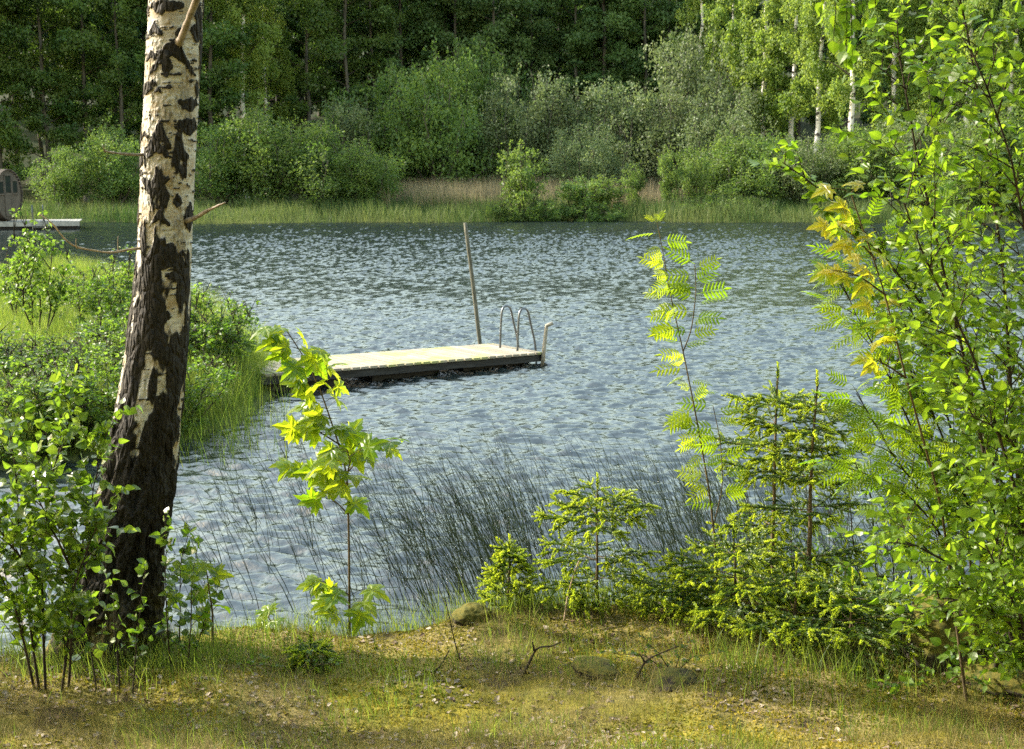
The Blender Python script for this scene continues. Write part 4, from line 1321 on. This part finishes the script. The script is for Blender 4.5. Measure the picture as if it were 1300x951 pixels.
# ------------------------------------------------------------------ the big birch
def build_birch():
    rows = [(0, 191, 256), (100, 186, 252), (200, 180, 247), (300, 178, 243), (400, 167, 240), (500, 152, 230), (600, 135, 220), (700, 112, 206), (770, 92, 196), (815, 74, 194), (840, 60, 196)]
    y = 7.65
    C, Rr = [], []
    for v, a, b in rows:
        C.append(at((a + b) / 2, v, y)); Rr.append((b - a) / 2 / FPX * y * 1.0)
    C, Rr = np.array(C), np.array(Rr)
    o = np.argsort(C[:, 2]); C, Rr = C[o], Rr[o]
    zb = gz1(C[1, 0], y)
    base = np.array([C[1, 0], y, zb])
    root = empty('birch_tree', base)
    na, nz = 168, 760
    zt = 4.9
    zz = np.linspace(C[0, 2] - .1, zt, nz)
    slope = (C[-1] - C[-4])[:2] / (C[-1] - C[-4])[2]
    cx = np.where(zz <= C[-1, 2], np.interp(zz, C[:, 2], C[:, 0]), C[-1, 0] + (zz - C[-1, 2]) * slope[0])
    ker = np.ones(61) / 61
    sm = lambda a: np.convolve(np.pad(a, 30, mode='edge'), ker, mode='valid')
    cx = sm(cx); rr = sm(np.interp(zz, C[:, 2], Rr))
    th = np.linspace(0, 2 * math.pi, na, endpoint=False)
    TH, ZZ = np.meshgrid(th, zz)
    rel = ZZ - zb
    ca, sa = np.cos(TH), np.sin(TH)
    R0 = rr[:, None]
    X3, Y3 = ca * R0, sa * R0
    low = sstep(2.05, .5, rel)                                 # furrowed foot
    nb = fbm(X3 * 12 + 5, Y3 * 12, rel * 4.2, 4)
    nb2 = fbm(X3 * 26 + 1, Y3 * 26, rel * 7.0, 3)
    ridged = 1 - np.abs(2 * fbm(X3 * 21, Y3 * 21, rel * 5.0, 3) - 1) * 2.2
    darkb = nb * .75 + nb2 * .25
    dark = darkb + np.interp(rel, [0, .6, 1.0, 1.5, 1.95, 2.25, 2.6, 3.3], [.55, .24, .14, .065, .015, -.07, -.13, -.17])
    dark = sstep(.46, .54, dark)
    nfine = fbm(X3 * 55, Y3 * 55, rel * 40, 4)
    nbar = fbm(X3 * 14, Y3 * 14, rel * 75, 3)
    dark = np.maximum(dark, .8 * sstep(.60, .69, nbar * .75 + nfine * .25))
    ngrey = fbm(X3 * 9, Y3 * 9, rel * 5, 4)
    dark = np.maximum(dark, .42 * sstep(.50, .68, ngrey * .6 + nfine * .4))
    # black marks of the upper, white bark: chevrons and bars (height above ground, angle, half width in angle, half height)
    def mark(zc, a, wa, hz, chev=0.0, s=1.0):
        nonlocal dark
        da = (TH - math.radians(a) + math.pi) % (2 * math.pi) - math.pi
        zc2 = zc - chev * np.abs(da) + .035 * (fbm(TH * 5, rel * 6, zc, 3) - .5)
        q = (np.abs(da) / wa) ** 2.4 + (np.abs(rel - zc2) / (hz * (1.15 - .5 * np.abs(da) / wa).clip(.2, 2))) ** 2
        q = q + 1.9 * (nfine - .5) + 1.1 * (nbar - .5)
        dark = np.maximum(dark, s * sstep(1.15, .75, q))
    def zv(v):
        return at(215, v, y)[2] - zb
    F = -90                                                     # the side that faces the camera
    mark(zv(11), F - 12, .75, .030)
    mark(zv(60), F + 12, .95, .040, .16)
    mark(zv(88), F + 2, .22, .045, .0)
    mark(zv(112), F - 52, .45, .030)
    mark(zv(165), F - 8, .5, .045, .22)
    mark(zv(185), F - 10, .5, .028, .12)
    mark(zv(160), F + 55, .55, .045)
    mark(zv(132), F + 55, .5, .03)
    mark(zv(205), F - 68, .35, .035)
    mark(zv(240), F - 20, .62, .035, -.1)
    mark(zv(275), F + 72, .35, .07)
    mark(zv(40), F + 70, .4, .06)
    mark(zv(20), F + 72, .3, .05)
    mark(zv(322), F + 25, .75, .06, .1)
    mark(zv(340), F - 15, .45, .06, .05)
    r = np.random.default_rng(3)
    for i in range(60):
        mark(r.uniform(1.9, 5.0), r.uniform(0, 360), r.uniform(.12, .5), r.uniform(.008, .035), r.uniform(0, .15))
    dark = dark * (.78 + .5 * np.clip(nfine + .25 * nb2 - .1, 0, .6))
    disp = low * (.046 * (ridged - .3) + .02 * (nb2 - .5)) + dark * (.006 + .012 * (nb2 - .4)) * (1 - low * .4) + .004 * (fbm(X3 * 8, Y3 * 8, rel * 3, 2) - .5)
    # root flare and roots
    flare = sstep(.5, -.05, rel)
    disp = disp + flare * (.05 * np.sin(TH * 5 + 1.0) + .03 * np.sin(TH * 3)) * R0 / .2
    Rf = R0 + disp
    V = np.stack([cx[:, None] + ca * Rf, y + sa * Rf, ZZ], -1) - base
    g = Geo()
    i, j = np.meshgrid(np.arange(nz - 1), np.arange(na), indexing='ij')
    q = np.stack([i * na + j, i * na + (j + 1) % na, (i + 1) * na + (j + 1) % na, (i + 1) * na + j], -1).reshape(-1, 4)
    g.add(V.reshape(-1, 3), [q], dark.reshape(-1))
    # upper trunk and limbs, above the picture
    tp = np.array([cx[-1], y, zt]) - base
    t = np.linspace(0, 1, 9)
    U_ = tp + np.stack([slope[0] * 7 * t + .25 * np.sin(t * 4), .2 * np.sin(t * 3), 7.2 * t - .02], -1)
    g.tubes(U_, rr[-1] * (1 - .9 * t), 14, 0.2)
    cr = Geo()
    Cc, Ss = [], []
    for k in range(22):
        f = .12 + .85 * k / 22
        p = np.array([np.interp(f, t, U_[:, a]) for a in range(3)])
        az = k * 2.4
        L = 2.4 * (1 - .65 * f)
        tt = np.linspace(0, 1, 7)
        B = p + np.array([math.cos(az), math.sin(az), 0]) * (L * tt)[:, None] + np.array([0, 0, 1.0]) * (L * (.8 * tt - .75 * tt ** 2))[:, None]
        g.tubes(B, .03 * (1 - f * .6) * (1 - .85 * tt), 6, .6)
        for m in range(6):
            tq = .35 + .65 * m / 5
            Cc.append(np.array([np.interp(tq, tt, B[:, a]) for a in range(3)]) + r.normal(0, .2, 3) - [0, 0, .3]); Ss.append([.4, .4, .65])
    leaf_cloud(cr, r, np.array(Cc), np.array(Ss), np.full(len(Cc), 55), .055, droop=1.0, tmpl=OVA_S)
    g.build('trunk', M['bark_birch'], root, smooth=True)
    cr.build('crown', M['leaf_alder'], root)
    # dead branch stubs, each a part
    def stub(pts, r0, r1, m='wood_twig', side=()):
        w = Geo()
        P = smooth_line(np.array(pts) - base, 18)
        w.tubes(P, np.linspace(r0, r1, len(P)) * (1 + .7 * np.exp(-np.linspace(0, 9, len(P)))) * (1 + .12 * np.random.default_rng(4).normal(0, 1, len(P))), 9, cap=True)
        for s in side:
            w.tubes(smooth_line(np.array(s) - base, 5), np.linspace(r1 * 1.0, r1 * .5, 5), 5, cap=True)
        w.build('dead_branch', M[m], root, smooth=True)
    stub([at(222, 62, y), at(231, 48, y - .2), at(240, 22, y - .35), at(253, -8, y - .5), at(262, -60, y - .6)], .022, .013, 'wood_pale')
    stub([at(215, 190, y), at(178, 197, y - .1), at(150, 195, y - .25), at(133, 192, y - .3)], .010, .005, 'wood_pale', [[at(133, 193, y - .3), at(131, 185, y - .32)]])
    stub([at(215, 318, y), at(175, 314, y - .1), at(150, 320, y - .2), at(133, 322, y - .3), at(118, 316, y - .4), at(95, 317, y - .5), at(88, 308, y - .5), at(74, 300, y - .55), at(72, 284, y - .55), at(62, 279, y - .6), at(50, 272, y - .6)], .0075, .003, 'wood_twig',
         [[at(98, 316, y - .5), at(95, 308, y - .52), at(97, 303, y - .52)], [at(150, 320, y - .2), at(149, 308, y - .2), at(150, 300, y - .2)]])
    stub([at(215, 285, y), at(246, 278, y - .1), at(262, 268, y - .2), at(286, 257, y - .3)], .019, .004, 'wood_pale')
    tag(root, 'large leaning birch trunk with black scarred white bark in the foreground', 'tree')

def build_hanging():
    """the birch standing out of the picture at the right whose low limb hangs its leaf tips into the top"""
    r = np.random.default_rng(44)
    bx, by = 4.3, 5.6
    base = np.array([bx, by, gz1(bx, by)])
    root = empty('birch_tree', base)
    w, g = Geo(), Geo()
    t = np.linspace(0, 1, 10)
    P = np.stack([.3 * np.sin(t * 3), .1 * t, 9 * t - .05], -1)
    w.tubes(P, .11 * (1 - .85 * t) + .01, 12, .2)
    limb = smooth_line(np.array([P[3] , at(1300, -330, 5.4) - base, at(1180, -250, 5.2) - base, at(1085, -150, 5.1) - base, at(1070, -90, 5.1) - base]), 20)
    w.tubes(limb, np.linspace(.03, .006, 20), 7, .8)
    Q = []
    for (u0, u1, u2, v2) in ((1062, 1065, 1058, 52), (1085, 1092, 1096, 35), (1072, 1080, 1082, 70), (1050, 1045, 1042, 20), (1100, 1108, 1112, 10), (1075, 1076, 1074, 95)):
        yy = 5.1 + r.normal(0, .05)
        Q.append(smooth_line(np.array([at(u0, -130, yy), at(u1, -40, yy), at(u2, v2, yy)]) - base, 6))
    Q = np.array(Q)
    w.tubes(Q, np.linspace(.003, .0012, 6), 4, .9)
    leaves_on(r, g, Q, 14, .042, MIXR, wind=(-.1, 0, -.5), t0=.35, tint=.4, droop=.6, jn=.8)
    Cc = []
    for k in range(20):
        f = .35 + .62 * k / 20
        p = np.array([np.interp(f, t, P[:, a]) for a in range(3)]); az = k * 2.4 + 1; L = 1.8 * (1.1 - f)
        tt = np.linspace(0, 1, 6)
        B = p + np.array([abs(math.cos(az)) * 1.0, math.sin(az), 0]) * (L * tt)[:, None] + np.array([0, 0, 1.0]) * (L * (.8 * tt - .6 * tt ** 2))[:, None]
        w.tubes(B, .02 * (1 - .85 * tt), 5, .8)
        Cc += [B[3] - [0, 0, .15], B[4] - [0, 0, .2], B[5] - [0, 0, .3]]
    leaf_cloud(g, r, np.array(Cc), np.full((len(Cc), 3), .4), np.full(len(Cc), 60), .055, droop=1.0, tmpl=OVA_S)
    w.build('trunk', M['bark_birch'], root, smooth=True)
    g.build('crown', M['leaf_alder'], root)
    tag(root, 'birch whose hanging leaf tips dip into the top edge above the right shrub', 'tree')

# ------------------------------------------------------------------ shrubs on the left point
def build_point_shrubs():
    R = np.random.default_rng(51)
    A = [make_bush(600 + i, 'point_shrub', 1.5, .9, M['leaf_mid'], M['wood_dark'], 4200, .058, 15, .7, .22, .12, .5) for i in range(3)]
    Bt = make_bush(610, 'young_alder', 1.9, .55, M['leaf_mid'], M['wood_dark'], 1500, .075, 6, .5, .22, .35, .65)
    tall = make_bush(620, 'young_alder', 3.0, .75, M['leaf_mid'], M['wood_dark'], 2600, .07, 6, .4, .2, .4, .5)
    for x, y in ((-4.6, 7.7), (-6.2, 7.3)):  # unseen alders added left of the view to throw dappled shade
        place(tall, (x, y, gz1(x, y)), R.random() * 6.28, R.uniform(.85, 1.1), 'unseen young alder added beyond the left picture edge to dapple the bank', 'tree', 'unseen alders added to shade the near bank')
    G = 'shrubs on the left point'
    L = [(A[0], 262, 19.6, .95, 'green shrub right of the birch trunk on the point', .78), (A[1], 228, 19.5, 1.15, 'bushy shrub straight behind the birch trunk on the point', .85),
         (A[2], 170, 19.2, 1.0, 'lit leafy shrub left behind the birch trunk', .72), (A[0], 120, 18.2, 1.1, 'dark shrub on the point above the shining leaves', .5),
         (A[1], 60, 18, 1.1, 'dense shrub on the point near the left picture edge', .45), (A[2], 5, 17.6, 1.1, 'shaded shrub at the left picture edge on the point', .45),
         (A[0], -60, 17.5, 1.1, 'shrub on the point just beyond the left picture edge', .6), (A[2], 150, 16.6, 1.0, 'low dark shrub at the waterline below the point', .66),
         (A[1], 90, 16.2, 1.0, 'low shrub at the waterline behind the shining leaves', .66), (A[0], 25, 15.8, 1.0, 'low shaded shrub at the waterline at the left edge', .66),
         (A[2], 215, 17.2, .9, 'low shrub at the waterline right behind the birch trunk', .7), (A[1], 285, 20.4, .7, 'small shrub near the shore end of the dock', .6),
         (Bt, 42, 22.0, 1.0, 'thin young alder with yellow green tips rising above the point grass', 1.0), (Bt, 15, 24, .8, 'small young alder at the left edge of the point meadow', .7),
         (Bt, 130, 21.5, .95, 'slender young alder beside the lit leafy shrub', .65), (Bt, 150, 23, .9, 'young alder left of the birch trunk in the point meadow', .75),
         (A[0], 100, 25.5, .7, 'small round shrub in the sunny point meadow', .55)]
    for pr, u, y, s, lab, sz in L:
        place(pr, stand(u, y), R.random() * 6.28, s, lab, 'shrub', G, sz)

# ------------------------------------------------------------------ dock, pole, sauna, jetty
def build_dock():
    zt = .235
    e = unit(np.array([.80, .60, .040])); e = unit(np.array([.80, .60, -.022]))  # along the dock, out from the shore, falling slightly
    pc = at(688, 447, 23.1)                                  # near outer top corner
    n = unit(np.cross([0, 0, 1.0], e)); up = np.cross(e, n)
    Lg, Wd = 5.1, 1.3
    origin = pc - e * Lg
    root = empty('swimming_dock', pc - e * Lg / 2 + n * Wd / 2 - np.array([0, 0, pc[2]]))
    O = np.array(root.location)
    P = lambda a, b, c: pc + e * a + n * b + up * c - O       # a: along (0 at the outer end), b: across from the near side, c: up
    r = np.random.default_rng(6)
    g = Geo()
    pitch = .158
    for i in range(int(Lg / pitch)):
        a = -i * pitch - pitch / 2
        jit = r.normal(0, .006)
        g.box(P(a, Wd / 2 + jit, -.018 + r.normal(0, .0015)), e * (pitch / 2 - .014), n * (Wd / 2 + .035), up * .018, np.clip(r.normal(.55, .28), 0, 1))
    g.build('deck', M['deck'], root)
    for b, nm in ((.03, 'side_beam'), (Wd - .03, 'side_beam')):
        g = Geo(); g.box(P(-Lg / 2, b, -.038 - .058), e * (Lg / 2), n * .024, up * .058); g.build(nm, M['beam'], root)
    g = Geo(); g.box(P(.027, Wd / 2, -.038 - .06), e * .025, n * (Wd / 2 + .03), up * .062); g.build('end_beam', M['endbeam'], root)
    for a in (-.8, -2.5, -4.3):
        g = Geo(); g.box(P(a, Wd / 2, -.16 - .13), e * .62, n * (Wd / 2 - .22), up * .13); g.build('float', M['float'], root)
    # ladder: two bent steel tubes and three steps
    lad = empty('ladder', (0, 0, 0)); lad.parent = root
    for b in (.30, .78):
        h = .72
        th = np.linspace(math.pi, 0, 15)
        arch = [P(-.26 + .10 + .10 * math.cos(q), b, h - .11 + .11 * math.sin(q)) for q in th]
        pts = [P(-.28, b, -.015), P(-.275, b, .3)] + arch + [P(.0, b, .40), P(.08, b, .15), P(.12, b, -.1), P(.14, b, -.5), P(.14, b, -.95)]
        g = Geo(); g.tubes(smooth_line(pts, 50), .0185, 9, cap=True); g.build('ladder_rail', M['steel'], lad, smooth=True)
    for c in (-.28, -.55, -.82):
        g = Geo(); g.box(P(.14, .54, c), e * .03, n * .24, up * .012); g.build('ladder_step', M['steel'], lad)
    # corner post with a bent-over top
    g = Geo()
    b0 = P(-.02, -.035, -.26)
    tp = P(.05, -.045, .44)
    tip = tp + np.array([.105, 0, .04])
    g.tubes(np.array([b0, b0 * .5 + tp * .5, tp - (tp - b0) * .05, tp, tp * .8 + tip * .2, tip]), np.array([.033, .032, .030, .029, .030, .032]), 10, cap=True)
    g.build('corner_post', M['pole_pale'], root, smooth=True)
    tag(root, 'wooden swimming dock with steel bathing ladder reaching out from the left shore', 'dock')
    # tall pole stuck in the lake bed beside the dock
    b0, b1 = at(608, 438, 24.6), at(590.5, 283, 24.5)
    d = unit(b1 - b0)
    foot = b0 - d * 1.7
    pole = Geo()
    t = np.linspace(0, 1, 16)
    pole.tubes(foot + (b1 - foot) * t[:, None] + np.array([.02, 0, 0]) * np.sin(t * 3.1)[:, None], np.linspace(.040, .031, 16), 12, cap=True)
    tag(pole.build('wooden_pole', M['post'], origin=foot, smooth=True), 'tall thin grey pole leaning beside the dock', 'pole')

def build_sauna():
    y = 63.2
    bx = at(13, 280, y)
    # jetty
    a, b = at(-150, 288, y - 1.2), at(101, 284, y + .6)
    zt = .36
    a[2] = b[2] = 0
    e = unit(b - a); n = np.array([-e[1], e[0], 0]); L = float(np.linalg.norm(b - a))
    root = empty('floating_jetty', (a + b) / 2 + n * .9)
    O = np.array(root.location)
    g = Geo(); r = np.random.default_rng(8)
    np_ = int(L / .16)
    for i in range(np_):
        g.box((a + e * (i + .5) * L / np_ + n * .9 + [0, 0, zt - .02]) - O, e * (L / np_ / 2 - .006), n * .95, np.array([0, 0, .02]), r.random())
    g.build('deck', M['jetty'], root)
    g = Geo(); g.box(a + e * L / 2 - n * .02 + [0, 0, zt - .13] - O, e * (L / 2), n * .03, np.array([0, 0, .088])); g.build('side_beam', M['jetty'], root)
    g = Geo(); g.box(a + e * L / 2 + n * .9 + [0, 0, .02] - O, e * (L / 2 - .1), n * .8, np.array([0, 0, .2])); g.build('float', M['float'], root)
    lad = empty('ladder', (0, 0, 0)); lad.parent = root
    lx = a + e * (L - 2.0)
    for q in (0, .45):
        p = lx + e * q
        pts = [p + n * .3 + [0, 0, zt], p + n * .28 + [0, 0, zt + .55], p + n * .1 + [0, 0, zt + .8], p - n * .08 + [0, 0, zt + .5], p - n * .12 + [0, 0, -.7]]
        g = Geo(); g.tubes(smooth_line(np.array(pts) - O, 24), .02, 7, cap=True); g.build('ladder_rail', M['steel'], lad, smooth=True)
    for zz in (.1, -.2):
        g = Geo(); g.box(lx + e * .225 - n * .12 + [0, 0, zz] - O, e * .22, n * .04, np.array([0, 0, .014])); g.build('ladder_step', M['steel'], lad)
    tag(root, 'pale floating jetty carrying the barrel sauna at the far left', 'jetty')
    # barrel: axis runs left and away; the end with door and window faces right towards us
    Rb, Lb = 1.12, 2.8
    ax = unit(np.array([math.cos(math.radians(-22)), math.sin(math.radians(-22)), 0]))    # axis, towards the visible end
    ax = unit(np.array([.97, -.20, 0]))
    sd = np.array([-ax[1], ax[0], 0]); upv = np.array([0, 0, 1.0])
    endc = at(12.5, 255, y + .35)
    endc[2] = zt + Rb + .06
    root = empty('barrel_sauna', endc - ax * Lb / 2 - upv * (Rb + .06))
    O = np.array(root.location)
    Q = lambda al, s, u_: endc + ax * al + sd * s + upv * u_ - O
    g = Geo()
    ns = 36
    for i in range(ns):
        t0, t1 = 2 * math.pi * i / ns + .012, 2 * math.pi * (i + 1) / ns - .012
        ring = []
        for al in (0, -Lb):
            for rr_ in (Rb, Rb - .045):
                for t_ in (t0, t1):
                    ring.append(Q(al, math.cos(t_) * rr_, math.sin(t_) * rr_))
        g.add(ring, [[(0, 1, 5, 4), (2, 6, 7, 3), (0, 2, 3, 1), (4, 5, 7, 6), (0, 4, 6, 2), (1, 3, 7, 5)]], r.random())
    g.build('barrel_wall', M['sauna_wood'], root)
    for al in (-.35, -Lb + .35):
        g = Geo(); th = np.linspace(0, 2 * math.pi, 49)
        v, f = [], []
        for k, t_ in enumerate(th):
            for rr_, da in ((Rb + .004, -.03), (Rb + .012, -.03), (Rb + .012, .03), (Rb + .004, .03)):
                v.append(Q(al + da, math.cos(t_) * rr_, math.sin(t_) * rr_))
        for k in range(48):
            for m in range(4):
                f.append((k * 4 + m, k * 4 + (m + 1) % 4, k * 4 + 4 + (m + 1) % 4, k * 4 + 4 + m))
        g.add(v, [f]); g.build('hoop', M['iron'], root)
    def disc(al, rad, m, name, th_=.02, s0=-9, s1=9, u0=-9, u1=9):
        """board face inside the circle, cut to the rectangle s0..s1, u0..u1, in vertical boards"""
        g = Geo()
        lo, hi = max(s0, -rad), min(s1, rad)
        nb = max(1, int(round((hi - lo) / .13)))
        for i in range(nb):
            sa_, sb_ = lo + (hi - lo) * i / nb + .003, lo + (hi - lo) * (i + 1) / nb - .003
            sub = np.linspace(sa_, sb_, 4)
            for p_, q_ in zip(sub[:-1], sub[1:]):
                top = [min(u1, math.sqrt(max(0, rad ** 2 - s_ ** 2))) for s_ in (p_, q_)]
                bot = [max(u0, -math.sqrt(max(0, rad ** 2 - s_ ** 2))) for s_ in (p_, q_)]
                if min(top) - max(bot) < .02: continue
                v = [Q(al + d_, *w_) for d_ in (0, th_) for w_ in ((p_, bot[0]), (q_, bot[1]), (q_, top[1]), (p_, top[0]))]
                g.add(v, [[(3, 2, 1, 0), (4, 5, 6, 7), (0, 1, 5, 4), (2, 3, 7, 6), (1, 2, 6, 5), (3, 0, 4, 7)]], .5)
        return g.build(name, m, root)
    disc(-.10, Rb - .05, M['sauna_end'], 'end_wall')
    disc(-Lb + .08, Rb - .05, M['sauna_end'], 'back_wall')
    # three tall panes over the boarded lower half, the middle column is the door
    for nm, s0, s1 in (('window', -.78, -.34), ('door', -.26, .26), ('window', .34, .78)):
        fr = Geo()
        R2 = .99
        hi_ = min(math.sqrt(R2 ** 2 - s0 ** 2), math.sqrt(R2 ** 2 - s1 ** 2)) if nm == 'window' else .86
        lo_ = .02 if nm == 'window' else -.92
        c0, cw = (s0 + s1) / 2, (s1 - s0) / 2
        for (cs, cu, hs, hu) in ((s0, (lo_ + hi_) / 2, .03, (hi_ - lo_) / 2), (s1, (lo_ + hi_) / 2, .03, (hi_ - lo_) / 2), (c0, hi_, cw + .03, .03), (c0, lo_, cw + .03, .03)):
            fr.box(Q(-.055, cs, cu), ax * .022, sd * hs, upv * hu)
        if nm == 'door':
            fr.box(Q(-.06, c0, -.45), ax * .012, sd * (cw - .03), upv * .44)
            fr.box(Q(-.055, c0, .02), ax * .022, sd * (cw - .03), upv * .05)
        f_ = fr.build(nm, M['sauna_end'], root)
        pz = Geo()
        lo2 = .07 if nm == 'door' else lo_ + .03
        pz.box(Q(-.066, c0, (lo2 + hi_) / 2), ax * .006, sd * (cw - .03), upv * ((hi_ - lo2) / 2 - .02))
        pz.build('pane', M['glass'], f_)
    cr = Geo()
    for al in (-.5, -Lb + .5):
        cr.box(Q(al, 0, -Rb - .01), ax * .06, sd * .75, upv * .05)
    cr.build('cradle', M['sauna_wood'], root)
    tag(root, 'brown wooden barrel sauna with glazed end wall on the far left jetty', 'sauna')

# ------------------------------------------------------------------ rocks and twigs
def build_rocks():
    import bmesh
    specs = [(1205, 842, .26, .22, .30, 'large moss-capped boulder in shade at lower right'),
             (1293, 815, .26, .2, .24, 'mossy boulder half hidden at the right picture edge'),
             (1285, 872, .30, .2, .10, 'flat moss-covered stone in the lower right corner'),
             (853, 868, .15, .12, .06, 'brown bare stone in the moss below the spruces'),
             (755, 848, .17, .11, .04, 'flat grey stone sunk in the moss below the small spruce'),
             (600, 785, .11, .09, .07, 'small moss mound at the bank edge below the rushes')]
    for i, (u, v, rx, ry, rz, lab) in enumerate(specs):
        p = hit(u, v)
        me = bpy.data.meshes.new('boulder')
        bm = bmesh.new()
        bmesh.ops.create_icosphere(bm, subdivisions=5, radius=1.0)
        C = np.array([v_.co[:] for v_ in bm.verts])
        d = 1 + .55 * (fbm(C[:, 0] * 1.3 + i * 7, C[:, 1] * 1.3, C[:, 2] * 1.3, 4) - .5) + .12 * (fbm(C[:, 0] * 6 + i, C[:, 1] * 6, C[:, 2] * 6, 3) - .5)
        C = C * d[:, None] * np.array([rx, ry, rz])
        for v_, c in zip(bm.verts, C): v_.co = c
        bm.to_mesh(me); bm.free()
        me.polygons.foreach_set('use_smooth', np.ones(len(me.polygons), bool))
        me.materials.append(M['rock'])
        o = bpy.data.objects.new('boulder', me); COL.objects.link(o)
        o.location = (p[0], p[1], p[2] + rz * (.25, .25, .2, -.05, -.1, .2)[i]); o.rotation_euler = (0, 0, i * 1.3)
        o.color = (1, 1, 1, (1.35, 1.4, 1.4, .75, .85, 1.4)[i])
        tag(o, lab, 'stone')

def build_twigs():
    r = np.random.default_rng(15)
    def twig(name, label, lines, rad, m='wood_dark'):
        base = hit(*lines[0][0])
        g = Geo()
        for ln in lines:
            P = []
            for (u, v) in ln:
                h0 = hit(lines[0][0][0], lines[0][0][1])
                P.append(at(u, v, h0[1]))
            P = np.array(P)
            P[:, 2] = np.maximum(P[:, 2], gz(P[:, 0], P[:, 1]) - .005)
            g.tubes(smooth_line(P, 14), np.linspace(rad, rad * .5, 14) * 1.25, 6, cap=True)
        tag(g.build(name, M[m], origin=base, smooth=True), label, 'twig')
    twig('dead_twig', 'forked dark dead twig sticking up before the flat grey stone', [[(662, 862), (675, 835), (682, 820), (700, 822), (712, 815)], [(678, 826), (676, 815)]], .006)
    twig('dead_twig', 'short dark dead twig leaning in the moss in the middle', [[(548, 855), (560, 845), (570, 826)]], .005)
    twig('dead_twig', 'dark forked dead twig left of the brown stone', [[(808, 862), (818, 840), (832, 832), (862, 820)], [(818, 840), (812, 830)]], .005)
    twig('dead_twig', 'thin upright dark twig at the bank edge in the middle', [[(585, 840), (577, 815), (572, 790), (565, 760)]], .0035)
    twig('dead_twig', 'pale bare stick leaning on the small spruce', [[(716, 790), (720, 760), (728, 730), (735, 712)]], .005, 'wood_twig')
    twig('dead_twig', 'long thin pale stick lying at the bottom of the bank', [[(470, 868), (520, 866), (570, 868), (630, 869)]], .006, 'wood_pale')

# ------------------------------------------------------------------ light, sky, camera
def build_light():
    w = bpy.data.worlds.new('World'); sc.world = w
    w.use_nodes = True
    nt = w.node_tree
    bg = nt.nodes['Background']
    sky = nt.nodes.new('ShaderNodeTexSky'); sky.sky_type = 'NISHITA'; sky.sun_disc = False
    sky.sun_elevation = SUN_EL; sky.sun_rotation = -SUN_AZ; sky.air_density = 2.5; sky.dust_density = 2.2; sky.ozone_density = .3
    nt.links.new(sky.outputs[0], bg.inputs['Color'])
    bg.inputs['Strength'].default_value = .15
    S = Vector((-math.sin(SUN_AZ) * math.cos(SUN_EL), math.cos(SUN_AZ) * math.cos(SUN_EL), math.sin(SUN_EL)))
    l = bpy.data.lights.new('sun', 'SUN'); l.energy = 3.0; l.angle = math.radians(.55); l.color = (1.0, .93, .80)
    o = bpy.data.objects.new('sun', l); COL.objects.link(o)
    o.rotation_euler = (-S).to_track_quat('-Z', 'Y').to_euler()
    o.location = (-20, 10, 30)

def build_camera():
    c = bpy.data.cameras.new('camera')
    c.sensor_width = 36; c.lens = 36 * FPX / W0; c.clip_start = .1; c.clip_end = 3000
    c.dof.use_dof = True; c.dof.focus_distance = 8.0; c.dof.aperture_fstop = 9
    o = bpy.data.objects.new('camera', c); COL.objects.link(o)
    o.location = CAM; o.rotation_euler = (math.pi / 2 - PITCH, 0, 0)
    sc.camera = o

build_terrain(); build_water(); build_far(); build_grass(); build_near_shrubs(); build_maples(); build_rowan(); build_spruces()
build_birch(); build_hanging(); build_point_shrubs(); build_dock(); build_sauna(); build_rocks(); build_twigs()
build_light(); build_camera()
sc.render.engine = 'CYCLES'
sc.cycles.use_denoising = False
sc.cycles.max_bounces = 7; sc.cycles.transmission_bounces = 6; sc.cycles.diffuse_bounces = 3; sc.cycles.glossy_bounces = 3
sc.cycles.sample_clamp_indirect = 6
sc.view_settings.view_transform = 'Standard'
sc.view_settings.look = 'None'
sc.view_settings.exposure = 2.2
